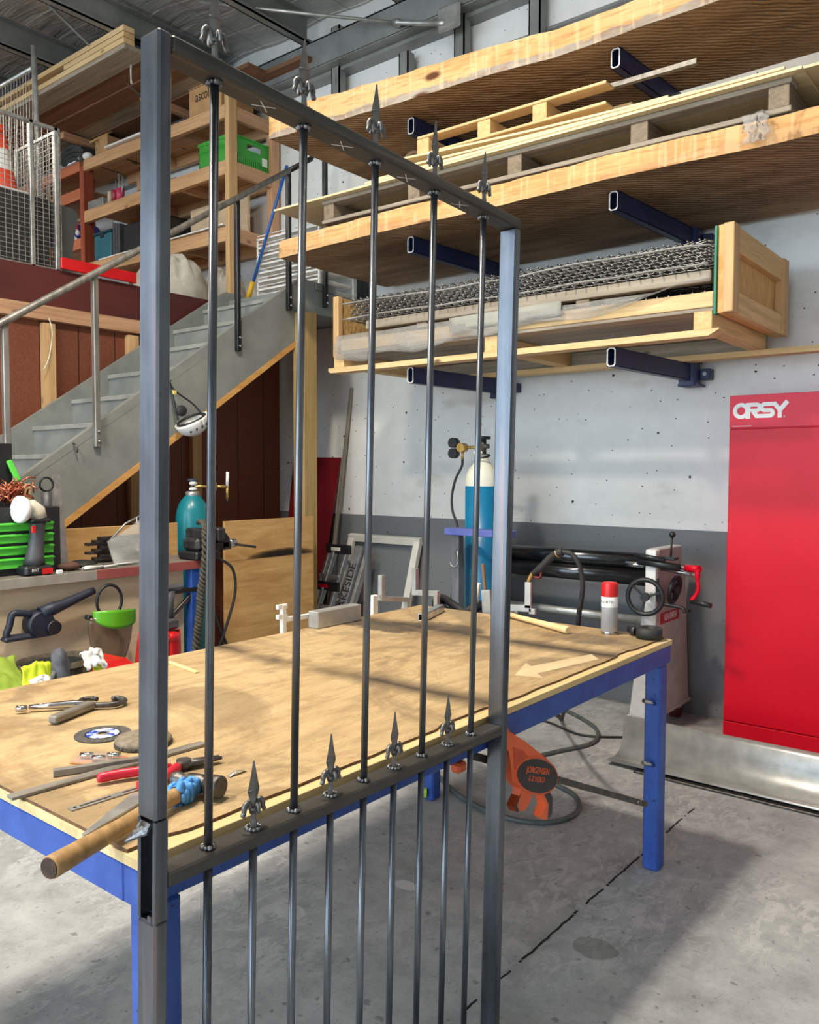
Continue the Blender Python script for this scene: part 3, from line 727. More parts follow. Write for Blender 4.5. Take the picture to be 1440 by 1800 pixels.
# ORSY lettering drawn as strokes on the header
ML = Matrix(((1, 0, 0, -1.533), (0, 0, -1, CY - .0003), (0, 1, 0, 1.848), (0, 0, 0, 1)))
SK = [0.]
def stroke(q, pts, w, M, d=.0015):
    pts = [V((a, b_, 0)) for a, b_ in pts]
    pts = [p for i, p in enumerate(pts) if i == 0 or (p - pts[i - 1]).length > 1e-4]
    L = []; R_ = []
    for i, p in enumerate(pts):
        t0 = (p - pts[i - 1]).normalized() if i else None; t1 = (pts[i + 1] - p).normalized() if i < len(pts) - 1 else None
        t0 = t0 or t1; t1 = t1 or t0
        n0 = V((-t0.y, t0.x, 0)); n1 = V((-t1.y, t1.x, 0)); nn = (n0 + n1).normalized(); k = 1 / max(.35, nn.dot(n0))
        L.append(p + nn * w / 2 * k); R_.append(p - nn * w / 2 * k)
    for i in range(len(pts) - 1):
        q.prism([(L[i].x, L[i].y), (L[i + 1].x, L[i + 1].y), (R_[i + 1].x, R_[i + 1].y), (R_[i].x, R_[i].y)], 0, d + SK[0], M); SK[0] += 2e-5
def arc(cx, cy, rx, ry, a0, a1, n=10): return [(cx + rx * math.cos(math.radians(a0 + (a1 - a0) * i / n)), cy + ry * math.sin(math.radians(a0 + (a1 - a0) * i / n))) for i in range(n + 1)]
q = MB(); w = .026
stroke(q, arc(.044, .045, .0335, .0345, 0, 360, 32), .022, ML)
stroke(q, [(.082, .0), (.082, .08)], w, ML)
stroke(q, [(.07, .078), (.128, .078)] + arc(.128, .061, .017, .017, 90, -90, 8) + [(.108, .044), (.13, .013), (.2, .013)] + arc(.2, .0285, .0155, .0155, -90, 90, 8) + [(.172, .044)] + arc(.172, .061, .017, .017, -90, -270, 8) + [(.225, .078), (.2525, .042), (.2525, .0)], .022, ML)
stroke(q, [(.2525, .042), (.292, .09)], .024, ML)
lg = q.build('logo_lettering', m_white, cb)
letters('®', .014, ML @ T3(.276, .006, .001), parent=cb, mt=m_white)
MB().box((-1.535, CY - .001, 1.806), (-1.43, CY, 1.8085)).build('sticker_line', m_white, cb)
MB().box((-1.078, CY - .001, 1.86), (-1.02, CY, 1.95)).build('sticker', m_white, cb)
# ------------------------------------------------------------------ goods stored on the racks
def pallet(name, label, x0, x1, y0, y1, z0, hb, tb_, xs, m_b, m_c, tilt=0., nb=3, wb=.1, cat='pallet'):
    """boards along X over bearers along Y"""
    t = thing(name, label, cat, ((x0 + x1) / 2, (y0 + y1) / 2, z0))
    tl = lambda x: tilt * (x1 - x) / (x1 - x0)
    for zz in (z0, z0 + tb_ + hb):
        for k in range(nb):
            y = y0 + (y1 - y0 - wb) * k / (nb - 1)
            MB().bar((x0, y + wb / 2, zz + tb_ / 2 + tl(x0)), (x1, y + wb / 2, zz + tb_ / 2 + tl(x1)), wb, tb_, .003).build('deck_board', m_b, t)
    for x in xs: MB().box((x - .045, y0 + .006, z0 + tb_ + tl(x)), (x + .045, y1 - .006, z0 + tb_ + hb + tl(x)), .003).build('bearer', m_c, t)
    return t
pallet('long_pallet', 'long weathered grey pallet lying on the middle timber slab', -3.94, -1.03, 3.972, 4.92, 3.147, .1, .024, (-3.885, -3.17, -2.46, -1.74, -1.085), m_oldx, m_oldy, .03)
zs = 3.297
names = ['lowest thin plywood sheet on the weathered pallet, jutting out furthest past its far end', 'second lowest thin plywood sheet on the weathered pallet, reaching furthest right', 'thin plywood sheet third from the bottom of the stack on the weathered pallet',
         'thin plywood sheet fourth from the bottom of the stack on the weathered pallet', 'thin plywood sheet fifth from the bottom of the stack on the weathered pallet', 'topmost thin plywood sheet, bowed up under the small fresh pallet']
def ply_sheet(i, x0, x1, y0, y1, z, th, bow):
    q = MB(); n = 24
    prof = []
    for k in range(n + 1):
        u = k / n; x = x0 + (x1 - x0) * u
        prof.append((x, z + .03 * (-1.03 - x) / 2.9 + bow(u)))
    poly = prof + [(x, zz + th) for x, zz in reversed(prof)]
    M = Matrix(((1, 0, 0, 0), (0, 0, 1, 0), (0, 1, 0, 0), (0, 0, 0, 1)))
    q.prism(poly, y0, y1, M)
    return tag(q.build('plywood_sheet', m_sheetx), names[i], 'plywood sheet', 'thin plywood sheets on the long pallet')
ply_sheet(0, -4.36, -.98, 3.93, 4.9, zs, .013, lambda u: 0)
ply_sheet(1, -3.8, -.2, 3.97, 4.95, zs + .014, .012, lambda u: 0)
ply_sheet(2, -3.55, -1.06, 3.96, 4.9, zs + .028, .012, lambda u: .004 * u)
ply_sheet(3, -3.5, -1.40, 4.0, 4.9, zs + .044, .013, lambda u: .01 * (1 - u))
ply_sheet(4, -3.4, -1.47, 4.02, 4.9, zs + .062, .012, lambda u: .035 * (1 - u) ** 2)
ply_sheet(5, -3.3, -1.62, 4.04, 4.85, zs + .083, .012, lambda u: .07 * (1 - u) ** 1.5)
pallet('small_pallet', 'small fresh pine pallet on top of the stacked plywood sheets', -3.24, -1.98, 4.1, 4.85, 3.475, .09, .016, (-3.2, -2.75, -2.38), m_pinex, m_piney, .015)
q = MB(); q.bar((-2.3, 4.21, 3.6), (-1.54, 4.21, 3.588), .03, .003); q.bar((-2.3, 4.197, 3.611), (-1.54, 4.197, 3.599), .003, .024)
tag(q.build('angle_section', m_flat), 'bright metal angle lying across the small pallet under the top slab', 'metal angle')
# ribbed pipe offcut behind the small pallet
q = MB(); prof = []
for k in range(40): prof += [(.085, k * .016), (.09, k * .016 + .004), (.09, k * .016 + .01), (.085, k * .016 + .012)]
q.lathe(prof + [(.07, .64), (.07, 0), (.085, 0)], 28, along((-3.36, 4.2, 3.5), (-3.36, 4.9, 3.5)))
tag(q.build('ribbed_pipe', M_('brown_pipe', (86, 66, 46), (112, 88, 64), 9, rough=.6)), 'brown ribbed pipe offcut beside the small fresh pallet', 'pipe')
m_film = None
def film_mat():
    t = NT('clear_wrap'); f = t.noise(5, t.co((1, 2, 2)), 6, .7, .8)
    t.col((176, 174, 168)); t.set(.22, spec=.6)
    t.l(t.ramp(f, [(.3, lin((120, 120, 120))), (.7, lin((190, 190, 190)))]), t.b.inputs['Alpha']); t.bump(f, .02, .9)
    return t.m
m_film = film_mat()
q = MB()
def scrap(u, v):
    r = .08 * (.6 + .5 * noise.noise(V((u * 5, v * 5, 3))))
    a = (u - .5) * 2.4; return (-1.17 + r * 1.5 * a * .6 + .02 * noise.noise(V((u * 7, v * 6, 1))), 3.935 - .012 * abs(noise.noise(V((u * 6, v * 6, 8)))), 3.16 - .13 * v - .02 * noise.noise(V((u * 8, 2, 1))))
q.grid(scrap, 14, 12, True, None, .0008)
tag(q.build('plastic_scrap', m_film), 'crumpled clear plastic scrap stuck to the lit edge of the middle slab', 'plastic scrap')
# crate of wire mesh on the lowest arms
cr = thing('mesh_crate', 'open pine crate on skids holding wire mesh sheets, framed end facing right', 'crate', (-2.63, 4.55, 2.207))
XL, XR = -3.97, -1.355
M = Matrix(((1, 0, 0, 0), (0, 0, 1, 0), (0, 1, 0, 0), (0, 0, 0, 1)))
for y, xa, xb, w in ((4.06, XL, XR, .1), (4.93, -3.93, -1.02, .1)):
    MB().prism([(xa, 2.222), (xa + .02, 2.208), (xb - .05, 2.208), (xb, 2.236), (xb, 2.241), (xa, 2.241)], y, y + w, M).build('skid_board', m_pinex, cr)
for x in (-3.885, -2.67, -1.44): MB().box((x - .045, 4.075, 2.242), (x + .045, 4.98, 2.33), .003).build('skid_bearer', m_piney, cr)
MB().box((-3.93, 4.09, 2.331), (-1.39, 5.0, 2.349), .002).build('floor_panel', m_oldx, cr)
MB().box((-3.93, 4.985, 2.243), (-1.39, 4.999, 2.33), .001).build('rear_light_stop', m_oldx, cr)  # unseen board added to stop light passing through the skids onto the wall
MB().box((-3.88, 4.085, 2.35), (-1.395, 4.125, 2.425), .003).build('front_rail', m_pinex, cr)
le = MB().box((-3.935, 4.12, 2.315), (-3.905, 5.0, 2.715), .002).build('end_panel', m_osb, cr)
MB().box((-3.945, 4.08, 2.315), (-3.895, 4.125, 2.72), .003).build('corner_post', m_pinez, cr)
XE0, XE1 = -1.375, -1.295
ep = MB().box((XE0, 4.085, 2.315), (XE0 + .03, 5.03, 2.735), .001).build('end_panel', M_('board_with_spray', (196, 146, 84), (222, 178, 112), 20, (.5, 2.5, .6), .7, bump=.002, detail=4), cr)
MB().box((XE0 - .014, 4.07, 2.31), (XE0 - .001, 4.12, 2.73), .001).build('green_edge_strip', M_('green_edge', (18, 120, 92), rough=.5), ep)
for lo, hi, mt in (((XE0 + .03, 4.07, 2.315), (XE1, 4.16, 2.737), m_pinez), ((XE0 + .03, 4.94, 2.315), (XE1, 5.035, 2.737), m_pinez), ((XE0 + .03, 4.161, 2.615), (XE1 - .01, 4.939, 2.735), m_piney), ((XE0 + .03, 4.161, 2.316), (XE1 - .01, 4.939, 2.425), m_piney)):
    MB().box(lo, hi, .003).build('end_frame_board', mt, cr)
q = MB().box((XE0 + .0305, 4.19, 2.49), (XE0 + .0312, 4.27, 2.6)); q.build('paint_mark', M_('spray_mark', (52, 48, 44), (150, 112, 70), 14, rough=.8), cr)
# runners between the two stacks
rn = MB().box((-3.66, 4.09, 2.475), (-1.41, 4.15, 2.532), .004); rn.box((-3.66, 4.85, 2.475), (-1.41, 4.91, 2.532), .004)
MB().box((-3.66, 4.09, 2.475), (-1.41, 4.15, 2.532), .004).build('runner', m_oldx, cr); MB().box((-3.66, 4.85, 2.475), (-1.41, 4.91, 2.532), .004).build('runner', m_oldx, cr)
for x in (-3.2, -2.1): MB().box((x - .04, 4.1, 2.44), (x + .04, 4.9, 2.474), .003).build('spacer', m_oldy, cr)
mesh0 = None
def mesh_sheet(x, y, z, tilt, i, label):
    global mesh0
    if mesh0 is None:
        q = MB(); L, D = 2.36, .86
        for k in range(13):
            yy = D * (k + .3) / 13
            q.tube([(L * j / 78, yy, .0035 * (1 if (j + k) % 2 else -1)) for j in range(79)], .0034, 4)
        for j in range(39):
            xx = L * (j + .5) / 39
            q.ball((xx, -.016, .001), .006, 6)
            q.tube([(xx, -.016, 0.001), (xx, .0, .002), (xx, D * .5, -.002), (xx, D, .002)], .0038, 5)
        mesh0 = tag(q.build('mesh_sheet', M_('woven_wire', (120, 118, 114), (172, 170, 165), 30, rough=.35, metal=.7)), label, 'wire mesh sheet', 'wire mesh sheets in the crate')
        o = mesh0
    else: o = dup(mesh0, label=label)
    o.location = (x, y, z); o.rotation_euler = (0, tilt, 0)
rk = ['bottom', 'second', 'third', 'fourth', 'fifth', 'sixth', 'seventh', 'eighth', 'ninth', 'topmost']
for k in range(10):
    mesh_sheet(-3.80 + .02 * (k % 3), 4.075 + .008 * (k % 2) + (.03 if k == 9 else 0), 2.541 + .0158 * k, .0, k, 'wire mesh sheet in the upper crate stack, %s from its wooden runners' % rk[k])
for k in range(4): mesh_sheet(-3.79 + .015 * (k % 2), 4.13 + .006 * (k % 3), 2.365 + .022 * k, 0, k, 'wire mesh sheet in the lower stack behind plastic wrap, %s from the floor boards' % rk[k if k < 3 else 9])
# plastic wrap: hanging over the front of the lower stack, and ribbons in the upper one
def wrap(u, v):
    x = -3.9 + 2.5 * u
    drop = .06 + .10 * (1 - abs(2 * u - .55)) + .05 * noise.noise(V((u * 6, 0, 5))) + (.05 if u < .12 else 0)
    z = 2.452 + .012 * noise.noise(V((u * 9, 3, 1))) - drop * v + (.1 * max(0, u - .9) * 10 * (1 - v * .4) * .6)
    return (x, 4.066 - .02 * math.sin(v * 2.6) - .012 * noise.noise(V((u * 11, v * 3, 2))) * (.4 + v), z)
pw = MB().grid(wrap, 80, 10, True, None, .0006)
tag(pw.build('plastic_wrap', m_film), 'torn clear plastic wrap hanging over the front of the lower mesh stack', 'plastic wrap')
for i, (z, a, lb) in enumerate(((2.551, .005, 'pale plastic strip drooping along the bottom of the upper mesh stack'), (2.645, .009, 'pale wavy plastic strip between sheets high in the upper mesh stack'))):
    q = MB().grid(lambda u, v: (-3.83 + 2.42 * u, 4.058 - .01 * v + .004 * noise.noise(V((u * 12, i, 1))), z + a * math.sin(u * 9 + i) + .009 * (v - .5) + .01 * noise.noise(V((u * 8, i * 3, 2)))), 70, 2, True, None, .0006)
    tag(q.build('plastic_strip', M_('pale_plastic', (150, 147, 140), (178, 175, 168), 7, rough=.4)), lb, 'plastic strip')
q = MB().grid(lambda u, v: (-2.95 + .75 * u, 4.052 - .004 * math.sin(u * 7), 2.462 - .085 * v + .012 * u), 16, 3, True, None, .001)
tag(q.build('paper_flap', M_('grey_paper', (140, 140, 130), (156, 156, 146), 6, rough=.7)), 'greyish paper flap over the edge of the lower mesh stack', 'paper')
# ------------------------------------------------------------------ sheet roller against the back wall
m_roll = M_('polished_black_roll', (64, 65, 68), (84, 85, 88), 20, (.1, 1, 1), .2, .9)
rl = thing('slip_roller', 'sheet metal slip roller with black rolls, handwheel and red crank', 'metal roller', (-2.4, 4.85, 0))
m_rgrey = M_('roller_casting', (168, 164, 160), (196, 192, 188), 6, rough=.5)
def stand(x, nm):
    # tapered sheet-metal stand, wider at the foot
    q = MB()
    xa, xb = x - .004, x + .06
    for (y0, y1, z0, y2, y3, z1) in ((4.55, 5.14, .12, 4.62, 5.04, .98),):
        vs = [(xa - .07, y0, z0), (xb, y0, z0), (xb, y1, z0), (xa - .07, y1, z0), (xa, y2, z1), (xb, y2, z1), (xb, y3, z1), (xa, y3, z1)]
        q.add(vs, [(0, 3, 2, 1), (4, 5, 6, 7), (0, 1, 5, 4), (1, 2, 6, 5), (2, 3, 7, 6), (3, 0, 4, 7)])
    q.box((x - .006, 4.62, .98), (x + .062, 4.98, 1.1), .006)
    o = q.build('stand', m_rgrey, rl)
    q = MB().box((x - .09, 4.55, .1), (x + .07, 5.16, .12), .004); q.build('foot_plate', m_rgrey, rl)
    for y in (4.62, 5.08):
        c = MB().cyl((x - .03, y, .045), (x + .03, y, .045), .045, n=18).build('caster', M_('maroon_wheel', (84, 34, 40), rough=.5), rl)
        MB().box((x - .036, y - .03, .06), (x + .036, y + .03, .1), .006).build('caster_fork', m_galv, c)
    return o
stand(-1.92, 'a'); stand(-3.3, 'b')
for y, z, r, mt in ((4.81, 1.0, .052, m_chrome), (4.78, .905, .05, m_chrome), (4.91, .93, .045, m_chrome)):
    MB().cyl((-3.235, y, z), (-1.99, y, z), r, n=28).build('roll', m_roll, rl)
MB().cyl((-3.24, 4.72, .66), (-1.98, 4.7, .66), .025, n=16).build('tie_bar', m_galv, rl)
MB().box((-3.24, 4.85, .42), (-1.98, 4.87, .62), .004).build('back_panel', M_('dark_panel', (62, 64, 66), rough=.5), rl)
# end gear: blocks, shafts, lever
q = MB().box((-1.925, 4.585, .72), (-1.862, 4.622, 1.095), .004); q.build('white_end_block', m_white, rl)
MB().cyl((-1.96, 4.575, 1.03), (-1.72, 4.575, 1.005), .022, n=14).build('latch_bar', m_black, rl)
q = MB().cyl((-1.98, 4.56, 1.065), (-1.80, 4.56, 1.045), .014, n=12); q.build('release_bar', m_black, rl)
q = MB().cyl((-2.06, 4.62, 1.0), (-1.95, 4.62, 1.0), .016, n=12); q.build('roll_journal', m_chrome, rl)
q = MB().cyl((-1.78, 4.6, 1.06), (-1.775, 4.6, 1.18), .006, n=8); lv = q.build('lever', m_black, rl)
MB().ball((-1.774, 4.6, 1.19), .019, 14).build('lever_knob', m_black, lv)
MB().box((-1.83, 4.56, 1.045), (-1.74, 4.62, 1.065), .006).build('lever_bracket', m_black, rl)
MB().cyl((-1.86, 4.66, .985), (-1.64, 4.66, .96), .014, n=12).build('drive_shaft', m_chrome, rl)
s1 = MB().cyl((-1.86, 4.66, 1.0), (-1.66, 4.59, 1.006), .012, n=12); s1.build('crank_shaft', m_iron, rl)
cx, cy, cz = -1.645, 4.59, 1.03
q = MB().cyl((-1.69, 4.6, 1.005), (-1.605, 4.57, 1.008), .02, n=14)
q.tube(smooth_path([(-1.615, 4.57, 1.008), (-1.615, 4.57, .95), (-1.61, 4.57, .89), (-1.645, 4.57, .825)], 4), [.016] * 4 + [.011] * 7 + [.015] * 2, 8); q.build('crank_arm', m_red, rl)
MB().cyl((-1.645, 4.57, .825), (-1.53, 4.545, .815), .016, .014, n=14).build('crank_grip', m_black, rl)
def handwheel(c, R, nm, ax):
    M = T3(*c) @ ax
    q = MB().torus(M, R, .014, 32, 8); hw = q.build(nm, m_black, rl)
    q = MB()
    q.cyl(M @ V((0, 0, -.02)), M @ V((0, 0, .02)), .024, n=14)
    for k in range(3):
        a = .35 + k * 2 * PI / 3
        q.bar(M @ V((.015 * math.cos(a), .015 * math.sin(a), 0)), M @ V((R * math.cos(a), R * math.sin(a), 0)), .02, .012, .002)
    q.build('spokes', m_black, hw)
handwheel((-1.875, 4.47, .838), .098, 'handwheel', RX(PI / 2) @ RY(.15))
MB().cyl((-1.875, 4.47, .838), (-1.89, 4.6, .838), .014, n=10).build('handwheel_shaft', m_chrome, rl)
handwheel((-1.8, 4.72, .86), .075, 'rear_handwheel', RY(PI / 2 + .2))
q = MB().tube(smooth_path([(-1.86, 4.6, .93), (-1.85, 4.6, .84), (-1.83, 4.6, .79), (-1.72, 4.62, .775), (-1.70, 4.62, .745)], 4), .011, 8); q.build('foot_lever', m_black, rl)
nm_ = MB().box((-1.858, 4.66, .655), (-1.856, 4.95, .72)); npl = nm_.build('name_plate', M_('plate_red', (168, 24, 44), rough=.4), rl)
letters('KEN OATH!', .058, Matrix(((0, 0, 1, -1.8555), (1, 0, 0, 4.81), (0, 1, 0, .687), (0, 0, 0, 1))), parent=rl, mt=m_white, stretch=.62, name='plate_lettering')
# ------------------------------------------------------------------ gas cylinder by the back wall
g2 = thing('gas_cylinder', 'blue-green gas cylinder with cream shoulder and twin-gauge regulator by the back wall', 'gas cylinder', (-3.04, 4.55, 0))
R = .112
MB().lathe([(0, 0), (R, 0), (R, 1.455), (0, 1.455)], 32, T3(-3.04, 4.55, 0)).build('body', m_teal2, g2)
MB().lathe([(R + .0003, 1.45), (R, 1.49), (R * .93, 1.53), (R * .78, 1.565), (R * .52, 1.598), (.045, 1.615), (.038, 1.64), (.034, 1.66), (0, 1.66)], 32, T3(-3.04, 4.55, 0)).build('shoulder', m_cream, g2)
q = MB().cyl((-3.02, 4.53, 1.66), (-3.02, 4.53, 1.755), .02, n=12); q.box((-3.06, 4.51, 1.695), (-2.98, 4.55, 1.725), .005); vv = q.build('valve', m_iron, g2)
MB().lathe([(0, 0), (.045, 0), (.05, .008), (.045, .018), (0, .018)], 18, T3(-3.02, 4.53, 1.757)).build('valve_wheel', m_black, vv)
MB().torus(T3(-3.02, 4.53, 1.645) @ RX(.25), .042, .007, 20, 6).build('tether_ring', m_black, g2)
MB().ball((-3.045, 4.505, 1.668), .032, 10, (1.2, .6, .6)).build('tape_wrap', m_white, g2)
rg = MB().cyl((-3.2, 4.52, 1.705), (-3.2, 4.58, 1.705), .03, n=20); rg.cyl((-3.2, 4.56, 1.705), (-3.04, 4.53, 1.705), .01, n=8); rg.cyl((-3.2, 4.55, 1.675), (-3.2, 4.55, 1.63), .0085, n=8)
rg = rg.build('regulator', m_brass, g2)
for dx, dz in ((-.062, .033), (-.062, -.038)):
    MB().cyl((-3.2 + dx, 4.515, 1.705 + dz), (-3.2 + dx, 4.56, 1.705 + dz), .034, n=20).build('gauge', m_black, rg)
MB().tube(smooth_path([(-3.2, 4.55, 1.63), (-3.205, 4.55, 1.58), (-3.25, 4.54, 1.49), (-3.272, 4.53, 1.37), (-3.255, 4.52, 1.27), (-3.2, 4.5, 1.17), (-3.19, 4.49, .95), (-3.22, 4.47, .75), (-3.25, 4.46, .4), (-3.2, 4.44, .05), (-3.1, 4.3, .012)], 5), .0085, 8).build('gas_hose', m_rubber, g2)
# ------------------------------------------------------------------ blue topped trestle in front of the cylinder
ts = thing('steel_trestle', 'short steel trestle with blue top bar standing in front of the blue-green cylinder', 'trestle', (-2.9, 4.3, 0))
MB().box((-3.145, 4.27, 1.14), (-2.66, 4.36, 1.185), .004).build('top_bar', M_('dusty_blue', (84, 92, 160), (98, 108, 176), 7, rough=.5), ts)
for x in (-3.07, -2.73):
    l_ = MB().box((x - .03, 4.285, .012), (x + .03, 4.345, 1.14), .004).build('leg', M_('raw_tube', (92, 94, 98), (150, 152, 156), 5, (1, 1, .5), .4, .6), ts)
    MB().box((x - .07, 4.2, 0), (x + .07, 4.43, .012)).build('foot', m_iron, l_)
q = MB().torus(T3(-3.072, 4.28, .965) @ RX(PI / 2), .028, .004, 16, 6, PI, 2 * PI); q.cyl((-3.044, 4.28, .965), (-3.044, 4.28, 1.04), .004, n=6); q.build('hook', m_galv, ts)
# ------------------------------------------------------------------ gutter section on the floor
q = MB(); prof = [(4.245, .205), (4.235, .212), (4.215, .19), (4.21, .12), (4.2, .07), (4.16, .032), (4.11, .018), (4.07, .022), (4.04, .03), (4.005, .026)]
n = len(prof); M = Matrix(((0, 0, 1, 0), (1, 0, 0, 0), (0, 1, 0, 0), (0, 0, 0, 1)))
outer = [(y - .0 , z - .004 if i > 4 else z) for i, (y, z) in enumerate(prof)]
back = [(y + .004, z + (.001 if i < 4 else -.003)) for i, (y, z) in reversed(list(enumerate(prof)))]
q.prism(prof + back, -1.88, .1, M, True); g = q.build('gutter', m_alud)
tag(g, 'long aluminium gutter section lying on the floor in front of the red cabinet', 'gutter')
MB().box((-1.84, 3.97, 0), (.1, 4.03, .021), .003); 
tag(MB().box((-1.72, 3.985, .0), (.1, 4.06, .012), .002).build('steel_strip', m_iron), 'dark flat steel strip on the floor along the front of the gutter', 'steel strip')
q = MB().box((-2.0, 4.48, .0), (-1.62, 4.5, .02), .003)
# ------------------------------------------------------------------ hose and cable on the floor
tag(MB().tube(smooth_path([(-2.6, 4.75, .012), (-2.45, 4.7, .012), (-2.18, 4.5, .012), (-2.08, 4.25, .012), (-2.17, 3.98, .012), (-2.2, 3.82, .012), (-2.05, 3.62, .012), (-1.8, 3.5, .012), (-1.70, 3.32, .012), (-1.75, 3.15, .012), (-1.92, 3.08, .012), (-2.2, 3.14, .012), (-2.6, 3.35, .012), (-3.0, 3.3, .012)], 6), .012, 8).build('air_hose', M_('grey_hose', (70, 76, 74), (90, 96, 94), 20, rough=.5)), 'grey air hose looping over the floor under the table', 'hose')
tag(MB().tube(smooth_path([(-1.95, 4.5, .008), (-2.2, 4.35, .008), (-2.55, 4.45, .008), (-2.9, 4.2, .008)], 6), .007, 6).build('power_lead', m_rubber), 'thin black lead on the floor between the roller and the trestle', 'power lead')
# ------------------------------------------------------------------ step ladder, frame, red boards, conduit against the wall
ld = thing('step_ladder', 'folded aluminium step ladder leaning at the wall beside the plywood board', 'ladder', (-4.72, 4.9, 0))
def lean(z): return 5.0 - .30 * (1 - z / .93)
def lp_(x, z, dy=0.): return (x - .10 * (1 - z / .93), lean(z) + dy, z)
for x, dy in ((-4.845, 0), (-4.775, -.02), (-4.655, 0)):
    MB().bar(lp_(x, .02, dy), lp_(x, .9, dy), .05, .03, .004, (1, 0, 0)).build('rail', m_alu, ld)
for z in (.2, .42, .66): MB().bar(lp_(-4.86, z, -.02), lp_(-4.63, z, -.02), .07, .014, .003, (0, 1, .3)).build('tread', m_alu, ld)
tp = MB().bar(lp_(-4.87, .9, -.03), lp_(-4.60, .9, -.03), .03, .075, .004).build('top_cap', m_black, ld)
MB().bar(lp_(-4.80, .9, -.048), lp_(-4.7, .9, -.048), .003, .03).build('sticker', m_white, tp)
mb_ = MB().bar(lp_(-4.88, .6, -.035), lp_(-4.6, .6, -.035), .02, .075, .004).build('spreader_cap', m_black, ld)
MB().bar(lp_(-4.82, .6, -.048), lp_(-4.72, .6, -.048), .003, .028).build('sticker', m_red, mb_)
al = thing('aluminium_section', 'hand-lettered aluminium box section leaning between the ladder and the white frame', 'metal section', (-4.55, 4.85, 0))
P0, P1 = V((-4.62, 4.70, .0)), V((-4.525, 5.0, .93))
ax = along(P0, P1, (1, 0, 0))
MB().bar(P0, P1, .05, .075, .003, (1, 0, 0)).build('section', M_('scribbled_alu', (132, 134, 136), (160, 162, 163), 14, rough=.45, metal=.5), al)
MB().bar(P0 + V((.062, .03, 0)), P1 + V((.062, .03, -.03)), .06, .03, .003, (1, 0, 0)).build('side_section', m_alud, al)
fdir = (P1 - P0).normalized(); fx = V((1, 0, 0)); fx = (fx - fdir * fx.dot(fdir)).normalized(); fn = fdir.cross(fx).normalized()
if fn.y > 0: fn = -fn
c = P0 + fdir * .62 + fn * .0258
letters('LAKESIDE', .1, Matrix(((fdir.x, fdir.y * 0 + -fx.x, fn.x, c.x), (fdir.y, -fx.y, fn.y, c.y), (fdir.z, -fx.z, fn.z, c.z), (0, 0, 0, 1))), parent=al, mt=m_black, stretch=1., name='hand_lettering', extr=.0003)
wf = thing('window_frame', 'white aluminium window frame leaning against the grey part of the wall', 'frame', (-4.4, 5.1, 0))
def fp(x, z): return V((x + .03 * (z - 1), 5.17 - .26 * (1 - z / 1.0), z))
m_offw = M_('frame_white', (206, 204, 194), (216, 214, 204), 9, rough=.5)
for a, b_ in (((-4.77, .02), (-4.77, 1.0)), ((-4.06, .02), (-4.06, 1.0)), ((-4.80, .985), (-4.03, .985)), ((-4.80, .03), (-4.03, .03))):
    MB().bar(fp(*a), fp(*b_), .06, .045, .003, (0, 1, .26)).build('frame_side', m_offw, wf)
tag(MB().bar((-4.98, 5.02, 0), (-4.80, 5.19, 2.25), .03, .02, .003).build('batten', M_('grey_batten', (120, 114, 100), (150, 144, 128), 9, (1, 1, .2), .6)), 'thin grey batten leaning in the corner beside the red boards', 'batten')
rb = thing('red_board', 'dark red sheet leaning behind the pine stair post', 'board', (-5.2, 5.1, 0))
q = MB(); q.add([(-5.52, 5.0, 0), (-5.08, 5.0, 0), (-4.92, 5.19, 1.66), (-5.5, 5.19, 1.67), (-5.52, 4.985, 0), (-5.08, 4.985, 0), (-4.92, 5.175, 1.66), (-5.5, 5.175, 1.67)], [(0, 1, 2, 3), (4, 5, 6, 7), (0, 1, 5, 4), (1, 2, 6, 5), (2, 3, 7, 6), (3, 0, 4, 7)])
q.build('sheet', M_('dark_red_sheet', (112, 20, 28), (128, 26, 36), 4, rough=.45), rb)
MB().cyl((-5.0, 5.165, 1.655), (-5.0, 5.165, 1.67), .006, n=6).build('nail', m_iron, rb)
# ------------------------------------------------------------------ tools lying on the welding table (top at z = .9)
Z0 = .9005
def flat(pts, z0, z1, name, mt, parent=None, c=0):
    return MB().prism([(x, y) for x, y in pts], z0, z1).build(name, mt, parent)
# locking C-clamp pliers
lk = thing('locking_pliers', 'chromed locking C-clamp pliers lying open near the far left of the table', 'pliers', (-2.08, 1.16, Z0))
q = MB(); q.tube([(-2.168, 1.07, .914), (-2.135, 1.112, .914), (-2.105, 1.158, .914), (-2.075, 1.19, .914)], [.006, .009, .011, .008], 8); q.build('upper_handle', m_chrome, lk)
q = MB(); q.box((-.014, -.075, 0), (.014, .075, .02), .004, T3(-2.035, 1.12, .904) @ RZ(.36)); q.build('lower_handle', m_flat, lk)
q = MB(); q.tube(smooth_path([(-2.075, 1.185, .912), (-2.05, 1.2, .912), (-2.02, 1.235, .912), (-2.03, 1.27, .912), (-2.062, 1.272, .913), (-2.07, 1.255, .913)], 5), [.008] * 24 + [.009, .007], 8); q.build('jaw', m_iron, lk)
q = MB(); q.tube(smooth_path([(-2.085, 1.175, .912), (-2.1, 1.178, .912), (-2.13, 1.2, .912), (-2.122, 1.225, .912), (-2.104, 1.23, .912)], 5), .007, 8); q.build('jaw', m_iron, lk)
MB().cyl((-2.16, 1.06, .914), (-2.178, 1.04, .914), .008, n=10).build('adjusting_screw', m_chrome, lk)
